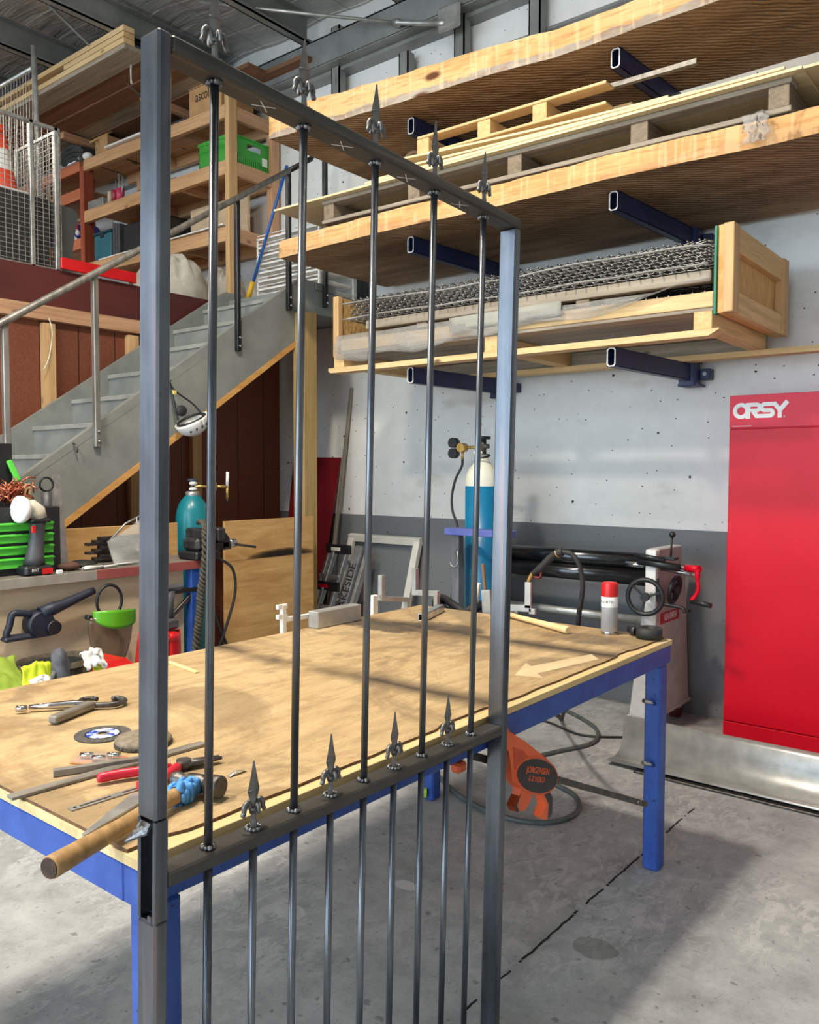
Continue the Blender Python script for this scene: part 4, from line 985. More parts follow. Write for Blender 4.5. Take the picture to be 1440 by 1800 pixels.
# abrasive discs
m_grit = M_('abrasive_grit', (62, 58, 54), (92, 88, 82), 90, rough=.85, bump=.002)
dc = thing('cutting_disc', 'thin grey cutting disc with blue and white paper label lying on the table', 'grinding disc', (-1.841, 1.09, Z0))
Mx = T3(-1.841, 1.09, Z0)
MB().lathe([(.011, 0), (.066, 0), (.066, .003), (.011, .003), (.011, 0)], 40, Mx).build('disc', m_grit, dc)
MB().lathe([(.011, .0031), (.0385, .0031), (.0385, .0036), (.011, .0036)], 40, Mx).build('label', M_('disc_label', (28, 60, 170), (214, 222, 240), 34, lo=.45, hi=.55, rough=.5), dc)
MB().lathe([(.0385, .0031), (.0425, .0031), (.0425, .0035), (.0385, .0035)], 40, Mx).build('label_ring', m_black, dc)
MB().lathe([(.0105, .003), (.016, .003), (.016, .0042), (.0105, .0042)], 24, Mx).build('centre_ring', m_galv, dc)
fd = thing('flap_disc', 'worn grey flap disc lying face down beside the cutting disc', 'grinding disc', (-1.705, 1.115, Z0))
Mx = T3(-1.705, 1.115, Z0)
MB().lathe([(0, 0), (.05, 0), (.064, .004), (.066, .012), (.06, .018), (.04, .0195), (.012, .02), (0, .02)], 40, Mx).build('backing', M_('worn_disc', (108, 96, 80), (138, 126, 108), 60, rough=.8), fd)
for k in range(36):
    a = 2 * PI * k / 36
    MB().box((.045, -.007, .001), (.067, .004, .007), .001, Mx @ RZ(a) @ RX(.3)).build('flap', m_grit, fd)
# drill bit packet
pk = thing('bit_packet', 'clear and orange packet of screwdriver bits on the table', 'packet', (-1.68, .985, Z0))
Mx = T3(-1.68, .985, Z0) @ RZ(.55)
MB().box((-.055, -.028, 0), (.055, .028, .003), .001, Mx).build('card', M_('orange_card', (222, 110, 40), (236, 140, 70), 9, rough=.5), pk)
for k, (x, y) in enumerate(((-.03, .0), (.005, -.012), (.03, .008))):
    MB().cyl(Mx @ V((x - .014, y, .01)), Mx @ V((x + .014, y + .004, .01)), .0068, n=12).build('bit', m_chrome, pk)
q = MB().grid(lambda u, v: Mx @ V((-.054 + .108 * u, -.027 + .054 * v, .004 + .013 * math.sin(PI * min(1, u * 1.02)) ** .5 * math.sin(PI * v) ** .5)), 16, 8, True); q.build('clear_cover', m_film, pk)
tag(MB().bar((-1.668, .872, Z0 + .0075), (-1.575, 1.08, Z0 + .0075), .015, .015, .001).build('square_bar', m_flat), 'short square steel bar offcut lying against the long flat bar', 'steel bar')
tag(MB().bar((-1.617, .755, Z0 + .0035), (-1.587, 1.2, Z0 + .0035), .026, .007, .001).build('flat_bar', m_flat), 'long flat steel bar lying across the table from its near edge', 'steel bar')
pr = thing('pliers', 'long nose pliers with red handles lying by the gate post', 'pliers', (-1.5, 1.03, Z0))
m_grip = M_('red_grip', (196, 28, 52), (212, 38, 64), 9, rough=.35)
MB().tube(smooth_path([(-1.552, .905, .914), (-1.535, .95, .915), (-1.51, 1.0, .915), (-1.497, 1.045, .914)], 5), [.009] + [.0105] * 13 + [.007, .006], 10).build('handle', m_grip, pr)
MB().tube(smooth_path([(-1.452, .935, .914), (-1.448, .985, .915), (-1.468, 1.03, .915), (-1.482, 1.055, .914)], 5), [.009] + [.0105] * 13 + [.007, .006], 10).build('handle', m_grip, pr)
MB().cyl((-1.489, 1.072, Z0), (-1.489, 1.072, Z0 + .022), .016, n=18).build('pivot', m_iron, pr)
for s in (-1, 1): MB().tube([(-1.489 + s * .004, 1.07, .912), (-1.478 + s * .006, 1.1, .912), (-1.462 + s * .0045, 1.15, .912)], [.01, .008, .004], 8).build('jaw', m_iron, pr)
# slotted strap (chain keep plate)
q = MB()
d = V((.010, .2, 0)).normalized(); ax_ = along((-1.476, .803, Z0), (-1.465, 1.015, Z0))
for (a, b_, x0, x1) in ((0, .02, -.009, .009), (.02, .19, -.009, -.004), (.02, .19, .004, .009), (.085, .11, -.004, .004), (.19, .212, -.009, .009)):
    q.box((x0, 0, a), (x1, .0025, b_), .0006, ax_)
stp = q.build('slotted_strap', m_galv)
tag(stp, 'narrow zinc slotted strap lying near the corner of the table', 'metal strap')
for a in (.01, .2): 
    o = MB().cyl(ax_ @ V((0, .0026, a)), ax_ @ V((0, .0032, a)), .0035, n=10); o.build('hole', m_dark, stp)  # solid dark disc painted as the shade in a strap hole
q = MB().prism([(-1.342, .755), (-1.345, .765), (-1.405, .93), (-1.44, .95), (-1.445, .915), (-1.352, .757)], Z0, Z0 + .005)
tag(q.build('scraper', m_galv), 'tapered steel scraper blade lying under the hammer handle', 'scraper')
# hammer across the corner
hm = thing('hammer', 'ball-peen hammer with wooden handle overhanging the table corner, blue tape at its neck', 'hammer', (-1.32, .9, Z0))
H0_, H1_ = V((-1.243, .64, .921)), V((-1.352, 1.012, .9235))
q = MB(); prof = []
L = (H1_ - H0_).length
for k in range(13):
    u = k / 12; prof.append((.0195 - .003 * math.sin(PI * u) - .003 * u, L * u))
q.lathe([(0, 0), (.017, 0), (.019, .004)] + prof[1:] + [(0, L)], 18, along(H0_, H1_)); q.build('handle', m_hammerwood, hm)
MB().lathe([(0, 0), (.0172, 0), (.0165, -.0015), (0, -.0015)], 18, along(H0_, H1_)).build('dark_end', M_('charred_end', (52, 36, 26), (80, 58, 42), 40, rough=.8), hm)
hd = (H1_ - H0_).normalized(); side = V((hd.y, -hd.x, 0)).normalized()
hc = H1_ - hd * .012 + V((0, 0, .002)); a_, b2 = hc - side * .062, hc + side * .06
MB().lathe([(0, 0), (.011, .002), (.016, .01), (.0165, .02), (.0125, .03), (.0135, .036), (.018, .045), (.019, .075), (.014, .082), (.015, .086), (.0215, .092), (.0225, .118), (.0205, .122), (0, .122)], 24, along(a_, b2)).build('head', m_iron, hm)
q = MB()
for k in range(26):
    u = .05 * rnd.random(); a = rnd.random() * 2 * PI; ax_h = along(H1_ - hd * .075, H1_)
    q.ball(ax_h @ V((.0165 * math.cos(a), .0165 * math.sin(a), u)), .006 + .004 * rnd.random(), 6, (1, 1, 1.6))
q.lathe([(.0175, 0), (.0195, .01), (.019, .04), (.0205, .052)], 16, along(H1_ - hd * .075, H1_)); q.build('tape', M_('blue_tape', (50, 120, 190), (92, 160, 220), 40, rough=.5, bump=.003), hm)
tag(MB().bar((-2.365, 1.648, Z0 + .003), (-2.17, 1.618, Z0 + .003), .014, .006, .001).build('carpenter_pencil', M_('pencil_yellow', (224, 206, 140), (236, 220, 160), 9, rough=.6)), 'flat yellow pencil lying on the table left of the first bar', 'pencil')
tag(MB().grid(lambda u, v: (-1.372 - .01 * v, 1.105 + .045 * u, Z0 + .001 + .006 * math.sin(PI * u)), 10, 2, True, None, .0005).build('metal_shaving', m_galv), 'curled metal shaving on the table behind the nearest spear finial', 'shaving')
# far end of the table
can = thing('spray_can', 'white and grey spray can with red cap at the far table corner', 'spray can', (-1.431, 3.06, Z0))
Mx = T3(-1.431, 3.06, Z0)
MB().lathe([(0, 0), (.03, 0), (.033, .003), (.033, .112), (.0331, .114)], 32, Mx).build('body', M_('can_grey', (168, 172, 178), (186, 189, 194), 8, rough=.35, metal=.3), can)
MB().lathe([(.0332, .11), (.0332, .15), (.031, .153), (0, .153)], 32, Mx).build('upper_label', m_white, can)
MB().lathe([(.0325, .151), (.0325, .198), (.031, .204), (.026, .207), (0, .208)], 32, Mx).build('cap', m_redpl, can)
MB().lathe([(.0332, .0), (.0332, .01), (.0328, .012)], 32, Mx).build('rim', m_chrome, can)
dcan = V((.39, -.92, 0)); rcan = V((.92, .39, 0))
letters('WÜRTH', .015, Matrix(((rcan.x, 0, dcan.x, -1.431 + dcan.x * .0336 - .010), (rcan.y, 0, dcan.y, 3.06 + dcan.y * .0336 - .004), (0, 1, 0, Z0 + .132), (0, 0, 0, 1))), parent=can, mt=m_iron, name='can_lettering', extr=.0003)
tp_ = thing('tape_roll', 'fat roll of black tape standing on the far corner of the table', 'tape', (-1.29, 3.07, Z0))
MB().lathe([(.028, 0), (.05, 0), (.05, .042), (.028, .042), (.028, 0)], 32, T3(-1.272, 3.078, Z0)).build('roll', m_rubber, tp_)
MB().tube([(-1.322, 3.078, .921), (-1.34, 3.085, .921), (-1.36, 3.11, .921)], .0185, 10).build('loose_end', m_black, tp_)
h2 = thing('small_hammer', 'small hammer with pale wooden handle lying near the far edge of the table', 'hammer', (-1.75, 3.02, Z0))
A2, B2 = V((-1.925, 3.10, .917)), V((-1.553, 2.945, .916))
L2 = (B2 - A2).length
MB().lathe([(0, 0), (.011, 0), (.011, L2 * .3), (.0125, L2 * .6), (.014, L2 * .85), (.0155, L2 * .95), (.0155, L2 * .99), (.012, L2), (0, L2)], 14, along(A2, B2)).build('handle', M_('pale_handle', (222, 186, 124), (240, 212, 158), 14, (1, 1, .3), .5), h2)
MB().lathe([(0, 0), (.013, .002), (.015, .01), (.012, .03), (.0125, .05), (.0155, .062), (.0155, .075), (0, .077)], 16, along((-1.945, 3.07, .9165), (-1.91, 3.135, .9165))).build('head', m_chrome, h2)
q = MB()
ax_ = along((-2.175, 2.795, Z0 + .017), (-2.262, 3.05, Z0 + .017))
for lo, hi in (((-.017, -.016), (-.014, .016)), ((.014, -.016), (.017, .016)), ((-.017, -.016), (.017, -.013)), ((-.017, .013), (.017, .016))): q.box((lo[0], lo[1], 0), (hi[0], hi[1], .27), .0005, ax_)
tag(q.build('square_tube', m_alu), 'short aluminium square tube lying near the far edge of the table', 'metal tube')
tag(MB().box((-2.452, 2.385, Z0), (-2.395, 2.65, Z0 + .07), .003).build('aluminium_block', m_alud), 'pale aluminium box section lying along the left far edge of the table', 'metal section')
# aluminium hooks welded up along the far edges
def hook(name, label, pts, w, mt, axis, grp='aluminium hooks on the table edge'):
    t = MB()
    for i_, (a, b_) in enumerate(zip(pts[:-1], pts[1:])):
        a, b_ = V(a), V(b_); dd = (b_ - a).normalized() * w * .5; k_ = w - .0012 * i_
        t.bar(a - dd, b_ + dd, k_, k_, .0015, axis)
    return tag(t.build(name, mt), label, 'hook', grp)
hook('aluminium_hook', 'Z-shaped aluminium hook at the far left corner of the table', [(-2.498, 3.156, 1.06), (-2.498, 3.156, .955), (-2.366, 3.156, .962), (-2.366, 3.156, .84)], .026, m_alud, (0, 1, 0))
hook('aluminium_hook', 'Z-shaped aluminium hook on the left far edge in front of the white window frame', [(-2.4645, 2.865, 1.06), (-2.4645, 2.865, .965), (-2.4645, 3.05, .935), (-2.4645, 3.05, .83)], .024, m_alud, (1, 0, 0))
hk = hook('aluminium_hook', 'U-shaped white aluminium hook with two prongs at the left edge before the plywood board', [(-2.4625, 2.256, 1.0), (-2.4625, 2.256, .885), (-2.4625, 2.45, .88)], .02, m_white, (1, 0, 0))
q = MB()
MB().bar((-2.4625, 2.267, .95), (-2.4625, 2.45, .945), .018, .018, .001, (1, 0, 0)).build('arm', m_white, hk)
for zz in (1.004, .964): MB().bar((-2.4625, 2.224, zz), (-2.4625, 2.275, zz), .018, .016, .001, (1, 0, 0)).build('prong', m_white, hk)
tag(MB().box((-2.4765, 2.795, .88), (-2.4535, 2.83, .985), .002).build('small_bracket', m_white), 'tiny white bracket beside the second hook on the left far edge', 'bracket')
th = thing('torch_holder', 'aluminium L bracket holder on the far table edge with the welding torch in it', 'holder', (-1.93, 3.17, .83))
for a, b_ in (((-1.862, 3.158, .945), (-1.862, 3.158, 1.06)), ((-2.03, 3.158, .93), (-1.845, 3.158, .945)), ((-2.0, 3.158, .82), (-2.0, 3.158, .93)), ((-1.84, 3.158, .92), (-1.84, 3.158, .945))):
    MB().bar(a, b_, .03, .014, .001, (0, 1, 0)).build('bracket_arm', m_alud, th)
tr = thing('welding_torch', 'black welding torch with copper neck hanging in the holder on the far table edge', 'torch', (-1.8, 3.175, 1.1))
MB().tube(smooth_path([(-1.862, 3.16, 1.045), (-1.862, 3.16, 1.068), (-1.845, 3.16, 1.1), (-1.825, 3.16, 1.115)], 5), .008, 10).build('neck', m_brass, tr)
MB().tube(smooth_path([(-1.84, 3.16, 1.1), (-1.80, 3.16, 1.13), (-1.745, 3.165, 1.185), (-1.70, 3.17, 1.205)], 6), [.012] * 4 + [.017] * 10 + [.019] * 4 + [.016], 12).build('handle', m_rubber, tr)
MB().tube(smooth_path([(-1.835, 3.158, 1.085), (-1.805, 3.158, 1.085), (-1.80, 3.16, 1.11)], 4), .007, 8).build('trigger', M_('dark_red_trigger', (92, 26, 26), rough=.5), tr)
MB().torus(T3(-1.725, 3.168, 1.195) @ RZ(.0) @ RY(1.1), .0175, .003, 18, 6).build('collar', m_brass, tr)
MB().tube(smooth_path([(-1.705, 3.17, 1.203), (-1.66, 3.175, 1.195), (-1.628, 3.18, 1.15), (-1.615, 3.19, 1.06), (-1.635, 3.2, .95), (-1.68, 3.26, .8), (-1.9, 3.6, .5), (-2.3, 4.3, .1), (-2.5, 4.6, .013), (-2.8, 4.7, .013)], 6), .0115, 8).build('torch_cable', m_rubber, tr)
# black cable lump and a brush behind the far corner
bg_ = MB()
for k in range(3): bg_.tube([(-2.30 + .14 * math.cos(a) , 3.26 + .07 * math.sin(a), .845 + .018 * k + .04 * math.sin(a * 2 + k)) for a in [2 * PI * j / 24 for j in range(24)]], .021, 8, True)
tag(bg_.build('cable_coil', m_rubber), 'bundle of black cable hung just behind the far corner of the table', 'cable')
bs = thing('wire_brush', 'wooden handled wire brush standing behind the far table edge', 'brush', (-2.12, 3.2, .8))
MB().bar((-2.09, 3.19, .82), (-2.105, 3.19, 1.0), .05, .02, .003, (0, 1, 0)).build('block', m_alud, bs)
MB().bar((-2.11, 3.19, .98), (-2.125, 3.19, 1.12), .016, .014, .003, (0, 1, 0)).build('handle', M_('dark_wood', (120, 92, 62), rough=.6), bs)
MB().bar((-2.165, 3.185, .94), (-2.15, 3.185, 1.03), .03, .02, .004, (0, 1, 0)).build('bristles', m_white, bs)
# ------------------------------------------------------------------ side bench, boards and everything on it
BX, BZ = -4.0, 1.02
bn = thing('side_bench', 'long side bench with steel edged top and blue leg under the stair', 'workbench', (-4.23, 2.1, 0))
m_btop = M_('dirty_bench_top', (92, 84, 76), (132, 124, 114), 9, rough=.6)
MB().box((-4.46, .6, BZ - .03), (BX, 3.1, BZ), .003).build('bench_top', m_btop, bn)
MB().box((BX - .006, .6, BZ - .048), (BX + .003, 2.35, BZ + .001), .001).build('edge_trim', M_('grey_edge', (136, 130, 120), (160, 154, 144), 9, rough=.5), bn)
MB().box((BX - .006, 2.35, BZ - .048), (BX + .003, 3.1, BZ + .001), .001).build('edge_trim', M_('red_edge', (134, 64, 60), (156, 82, 76), 7, rough=.5), bn)
MB().box((BX - .06, 2.95, 0), (BX - .005, 3.01, BZ - .03), .004).build('leg', m_blue, bn)
MB().box((BX - .06, .65, 0), (BX - .005, .71, BZ - .03), .004).build('leg', m_blue, bn)
MB().bar((BX - .02, 2.62, .55), (BX - .02, 2.96, .82), .025, .02, .002, (1, 0, 0)).build('brace', m_iron, bn)
MB().box((BX - .05, 2.64, .84), (BX - .002, 2.99, .865), .002).build('slotted_rail', m_black, bn)
MB().box((BX - .07, .75, .05), (BX - .05, 2.93, BZ - .04), .002).build('front_board', m_plypale, bn)
lb = MB().box((-4.5, .75, 0), (-4.48, 3.2, 1.213), .002)
tag(lb.build('plywood_board', m_ply), 'knotty plywood board standing behind the side bench', 'board', 'plywood boards behind the bench')
q = MB().box((-4.48, 3.56, 0), (-4.46, 4.40, 1.205), .002)
pb = tag(q.build('plywood_board', m_ply), 'knotty plywood board with black scorch mark standing right of the vise', 'board', 'plywood boards behind the bench')
def scorch_mat():
    t = NT('scorch'); o = t.co(); y = t.sep(o, 1); z = t.sep(o, 2)
    dy = t.math('DIVIDE', t.math('SUBTRACT', y, 4.08), .36); dz = t.math('DIVIDE', t.math('SUBTRACT', z, .935), .06)
    r = t.math('ADD', t.math('MULTIPLY', dy, dy), t.math('MULTIPLY', t.math('MULTIPLY', dz, dz), 1.))
    t.col((30, 26, 24)); t.set(.9); al = t.ramp(t.math('ADD', r, t.math('MULTIPLY', t.math('SUBTRACT', t.noise(9), .5), .5)), [(.0, lin((235, 235, 235))), (.9, (0, 0, 0, 1))])
    t.l(al, t.b.inputs['Alpha']); return t.m
MB().box((-4.4597, 3.72, .933), (-4.459, 4.398, 1.04)).build('scorch_mark', scorch_mat(), pb)
MB().box((-4.4598, 3.57, .93), (-4.4592, 4.398, .932)).build('sheet_joint', M_('joint_line', (120, 84, 48), rough=.8), pb)
# green and black tool chest
tc = thing('tool_chest', 'black tool chest with bright green drawer fronts on the side bench', 'tool box', (-4.3, 1.95, BZ))
MB().box((-4.45, 1.6, BZ), (-4.13, 2.225, 1.36), .005).build('body', m_black, tc)
for z0, z1 in ((1.055, 1.108), (1.123, 1.168), (1.183, 1.228), (1.243, 1.285)):
    d_ = MB().box((-4.129, 1.605, z0), (-4.118, 2.18, z1), .003).build('drawer', m_lime, tc)
    MB().box((-4.118, 1.605, z1 - .012), (-4.108, 2.18, z1 - .003), .002).build('pull', m_lime, d_)
MB().box((-4.45, 1.6, 1.361), (-4.42, 2.12, 1.69), .004).build('lid', m_black, tc)
MB().bar((-4.38, 2.13, 1.49), (-4.40, 2.09, 1.6), .03, .02, .005, (1, 0, 0)).build('lid_strut', m_lime, tc)
q = MB()
for k in range(90):
    p = V((rnd.gauss(0, .04), rnd.gauss(0, .05), rnd.gauss(0, .03)))
    d2 = V((rnd.gauss(0, 1), rnd.gauss(0, 1), rnd.gauss(0, 1))).normalized() * .035
    c_ = V((-4.25, 2.03, 1.435)) + p * .8; q.tube([c_ - d2, c_ + V((0, 0, .012)), c_ + d2], .005, 5)
tag(q.build('copper_scrap', M_('copper', (176, 92, 66), (212, 132, 104), 30, rough=.3, metal=.8)), 'tangle of copper scrap on top of the green tool chest', 'scrap')
# upright cordless polisher with a white disc
gr = thing('cordless_grinder', 'dark cordless angle grinder with white guard standing on its battery on the bench', 'power tool', (-4.08, 2.05, BZ))
MB().box((-4.15, 1.985, BZ), (-4.03, 2.13, BZ + .05), .012).build('battery', m_black, gr)
MB().box((-4.029, 2.07, BZ + .006), (-4.027, 2.125, BZ + .035)).build('battery_label', m_redpl, gr)
letters('BRT', .022, Matrix(((0, 0, 1, -4.0275), (1, 0, 0, 2.035), (0, 1, 0, BZ + .028), (0, 0, 0, 1))), parent=gr, mt=m_white, extr=.0003)
m_tool = M_('tool_grey', (62, 62, 66), (82, 82, 86), 20, rough=.45)
MB().tube([(-4.09, 2.06, BZ + .05), (-4.09, 2.063, BZ + .09), (-4.09, 2.075, BZ + .18), (-4.09, 2.08, BZ + .25), (-4.09, 2.08, BZ + .265)], [.055, .045, .036, .038, .04], 14).build('grip', m_tool, gr)
MB().box((-4.135, 2.03, BZ + .262), (-4.045, 2.135, BZ + .285), .008).build('collar', m_black, gr)
MB().box((-4.05, 2.025, BZ + .215), (-4.035, 2.045, BZ + .25), .003).build('switch', m_redpl, gr)
MB().tube([(-4.09, 2.085, BZ + .285), (-4.09, 2.08, BZ + .32), (-4.09, 2.05, BZ + .345), (-4.09, 2.02, BZ + .345)], [.044, .042, .038, .03], 14).build('gear_head', M_('cream_head', (206, 200, 180), (226, 222, 206), 20, rough=.4), gr)
MB().lathe([(0, 0), (.03, 0), (.06, .014), (.068, .03), (.068, .048), (.06, .052), (0, .052)], 28, along((-4.08, 2.025, BZ + .33), (-4.07, 1.95, BZ + .335))).build('pad', m_white, gr)
# things behind and beside the grinder
tag(MB().bar((-4.43, 2.405, BZ), (-4.455, 2.378, 1.525), .004, .045, .0005, (0, 1, 0)).build('steel_ruler', m_galv), 'steel rule standing against the board right of the green chest', 'ruler')
oc = thing('grey_hand_tool', 'dark grey hand tool with ring end standing behind the grinder', 'hand tool', (-4.4, 2.23, BZ))
MB().tube([(-4.4, 2.305, BZ + .002), (-4.4, 2.30, 1.2), (-4.4, 2.295, 1.3), (-4.4, 2.293, 1.43)], [.016, .022, .026, .03], 10).build('body', m_tool, oc)
MB().torus(T3(-4.4, 2.293, 1.47) @ RY(PI / 2), .038, .006, 22, 6).build('ring', m_black, oc)
tag(MB().box((-4.45, 2.175, 1.361), (-4.43, 2.222, 1.475), .003).build('wood_block', m_pinez), 'small pine block standing on top of the tool chest', 'wood block')
bx = thing('blue_packet', 'blue packaged tool wedged between the chest and the steel rule', 'packet', (-4.36, 2.26, BZ))
MB().box((-4.385, 2.262, BZ), (-4.335, 2.312, 1.27), .008).build('pack', M_('blue_pack', (30, 96, 168), (44, 116, 188), 9, rough=.4), bx)
MB().box((-4.3345, 2.266, 1.18), (-4.333, 2.308, 1.215)).build('pack_label', m_white, bx)
tag(MB().lathe([(0, 0), (.07, 0), (.085, .01), (.07, .025), (.03, .035), (0, .036)], 26, T3(-4.24, 2.40, BZ)).build('black_pad', m_rubber), 'round black rubber pad lying on the side bench', 'pad')
tag(MB().ball((-4.12, 2.26, BZ + .022), .05, 12, (.8, 1.3, .5)).build('leather_glove', M_('brown_leather', (82, 56, 46), (104, 74, 62), 14, rough=.8)), 'crumpled brown leather rag on the bench by the grinder', 'rag')
for k, (y, x, a) in enumerate(((2.32, -4.09, .3), (2.36, -4.14, .2), (2.40, -4.07, .45), (2.30, -4.045, .1))):
    tag(MB().cyl((x, y, BZ + .008), (x - .03 * math.sin(a), y + .12, BZ + .008), .007, n=8).build('marker_pen', m_galv if k % 2 else m_white), ['white marker lying on the side bench nearest the brown rag', 'grey marker lying farthest back on the side bench', 'white marker lying furthest along the side bench', 'grey marker lying at the front edge of the side bench'][k], 'marker', 'markers on the side bench')
tag(MB().box((-4.03, 2.14, BZ), (-4.01, 2.17, BZ + .02), .003).build('white_plug', m_white), 'small white plug on the front edge of the side bench', 'plug')
for k in range(9):
    y0_ = 2.50 + .03 * ((k * 7) % 3); L_ = .36 - .02 * ((k * 5) % 4)
    tag(MB().bar((-4.36 + .02 * (k % 3), y0_, BZ + .008 + .0165 * k), (-4.38 + .025 * ((k + 1) % 3), y0_ + L_, BZ + .008 + .0165 * k), .05, .0155, .001).build('flat_offcut', m_iron), 'dark flat steel offcut, %s in the pile on the side bench' % ('bottom', 'second', 'third', 'fourth', 'fifth', 'sixth', 'seventh', 'eighth', 'topmost')[k], 'steel offcut', 'flat offcuts piled on the side bench')
# clear face shield lying on the bench
def shield_mat():
    t = NT('clear_shield'); t.col((214, 216, 212)); t.set(.1, spec=.7); t.l(t.ramp(t.noise(4, None, 4), [(.35, lin((92, 92, 92))), (.65, lin((150, 150, 150)))]), t.b.inputs['Alpha']); return t.m
m_shield = shield_mat()
fs_ = thing('clear_mask', 'clear moulded plastic mask leaning on the steel offcuts on the bench', 'mask', (-4.22, 2.64, BZ))
q = MB().grid(lambda u, v: (-4.28 + .16 * v + .02 * math.sin(PI * u), 2.53 + .26 * u + .05 * (1 - v), BZ + .003 + .27 * (1 - v) ** 1.3 * (.45 + .55 * u) + .015 * math.sin(u * 12) * v), 22, 14, True, None, .002); q.build('shell', m_shield, fs_)
q = MB().tube([(-4.12, 2.53, BZ + .008), (-4.11, 2.66, BZ + .01), (-4.12, 2.79, BZ + .01)], .007, 8); q.tube([(-4.28, 2.60, BZ + .13), (-4.28, 2.70, BZ + .22), (-4.28, 2.83, BZ + .275)], .006, 8); q.build('rim', m_galv, fs_)
letters('L5', .06, Matrix(((0, 0, 1, -4.255), (1, 0, 0, 2.78), (0, 1, 0, BZ + .235), (0, 0, 0, 1))), parent=fs_, mt=m_white, name='shield_lettering')
# vise on the end of the bench
m_castiron = M_('dark_cast_iron', (40, 40, 40), (66, 66, 66), 26, rough=.5, metal=.4, bump=.003)
Mz0 = Matrix(((0, 0, 1, 0), (1, 0, 0, 0), (0, 1, 0, 0), (0, 0, 0, 1)))
vz = thing('bench_vise', 'black bench vise on the end of the side bench with T handle', 'vise', (-4.06, 3.08, BZ))
MB().box((-4.16, 2.97, BZ), (-3.98, 3.15, BZ + .05), .01).build('base', m_black, vz)
q = MB().box((-4.15, 2.99, BZ + .05), (-4.0, 3.1, BZ + .13), .02); q.box((-4.16, 3.02, BZ + .12), (-3.99, 3.09, BZ + .185), .012); q.build('fixed_jaw', m_castiron, vz)
q = MB().box((-4.12, 3.1, BZ + .045), (-4.02, 3.26, BZ + .11), .018); q.box((-4.15, 3.135, BZ + .1), (-3.99, 3.2, BZ + .185), .012); q.prism([(3.2, BZ + .045), (3.26, BZ + .05), (3.245, BZ + .12), (3.2, BZ + .17)], -4.12, -4.02, Mz0); q.build('moving_jaw', m_castiron, vz)
MB().cyl((-4.06, 3.0, BZ + .08), (-4.06, 3.3, BZ + .08), .02, n=12).build('screw', m_chrome, vz)
MB().cyl((-4.06, 3.27, BZ + .08), (-4.06, 3.32, BZ + .08), .026, n=14).build('boss', m_chrome, vz)
MB().cyl((-4.08, 3.24, BZ + .085), (-3.99, 3.43, BZ + .05), .008, n=8).build('tommy_bar', m_iron, vz)
# knotted rope hanging over the vise
q = MB()
base = [(-4.05, 3.05, 1.235), (-4.0, 3.03, 1.25), (-3.965, 3.025, 1.2), (-3.96, 3.015, 1.0), (-3.96, 2.985, .85), (-3.96, 2.975, .72), (-3.96, 2.955, .6), (-3.96, 2.94, .45)]
P = smooth_path(base, 14)
for s in (0, 1, 2): q.tube([p + V((.014 * math.cos(i * .9 + s * 2.1), .017 * math.sin(i * .9 + s * 2.1), 0)) for i, p in enumerate(P)], .0095 if s else .011, 6)
tag(q.build('plaited_rope', M_('oily_rope', (60, 56, 46), (92, 88, 74), 60, rough=.85)), 'dark plaited rope hanging over the vise down past the blue bench leg', 'rope')
for k, pts in enumerate(([(-4.03, 3.16, 1.02), (-4.0, 3.25, .95), (-4.0, 3.27, .8), (-4.0, 3.2, .6), (-4.02, 3.13, .4), (-4.05, 3.1, .1), (-4.1, 3.1, .012)], [(-4.04, 3.1, 1.0), (-4.02, 3.1, .8), (-4.02, 3.16, .6), (-4.02, 3.24, .42), (-4.05, 3.3, .1), (-4.1, 3.35, .012)])):
    tag(MB().tube(smooth_path(pts, 6), .009, 7).build('welding_lead', m_rubber), ('black cable looping out widest below the vise', 'black cable hanging straight behind the first gate bar below the vise')[k], 'cable', 'black cables below the vise')
# teal gas cylinder behind the bench
g1 = thing('gas_cylinder', 'teal gas cylinder with brass flow regulator behind the end of the side bench', 'gas cylinder', (-4.59, 3.40, 0))
R = .113; Mx = T3(-4.585, 3.395, 0)
MB().lathe([(0, 0), (R, 0), (R, 1.19), (R * .98, 1.24), (R * .9, 1.29), (R * .75, 1.335), (R * .5, 1.37), (.042, 1.385), (.04, 1.395), (0, 1.395)], 36, Mx).build('body', m_teal, g1)
MB().lathe([(.044, 1.375), (.046, 1.38), (.046, 1.405), (.036, 1.41), (0, 1.41)], 22, Mx).build('neck_ring', m_galv, g1)
v1 = MB().cyl((-4.585, 3.395, 1.41), (-4.585, 3.395, 1.475), .02, n=12).build('valve', m_iron, g1)
MB().lathe([(0, 0), (.03, 0), (.036, .008), (.03, .018), (0, .018)], 16, T3(-4.585, 3.395, 1.475)).build('valve_wheel', M_('valve_blue', (44, 60, 74), rough=.5), v1)
MB().ball((-4.57, 3.39, 1.425), .026, 10, (1, 1.2, .5)).build('tape_wrap', m_white, g1); MB().ball((-4.57, 3.39, 1.462), .024, 10, (1, 1.3, .6)).build('tape_wrap', m_white, g1)
q = MB().cyl((-4.57, 3.4, 1.445), (-4.53, 3.5, 1.44), .008, n=8); q.cyl((-4.54, 3.48, 1.44), (-4.5, 3.53, 1.44), .028, n=16); q.cyl((-4.5, 3.53, 1.44), (-4.49, 3.6, 1.44), .01, n=8); q.cyl((-4.49, 3.61, 1.36), (-4.49, 3.61, 1.44), .01, n=8); rgo = q.build('regulator', m_brass, g1)
MB().cyl((-4.49, 3.61, 1.44), (-4.49, 3.615, 1.54), .011, n=10).build('flow_tube', m_white, rgo)
MB().cyl((-4.49, 3.61, 1.33), (-4.49, 3.61, 1.36), .009, n=8).build('hose_tail', m_black, rgo)
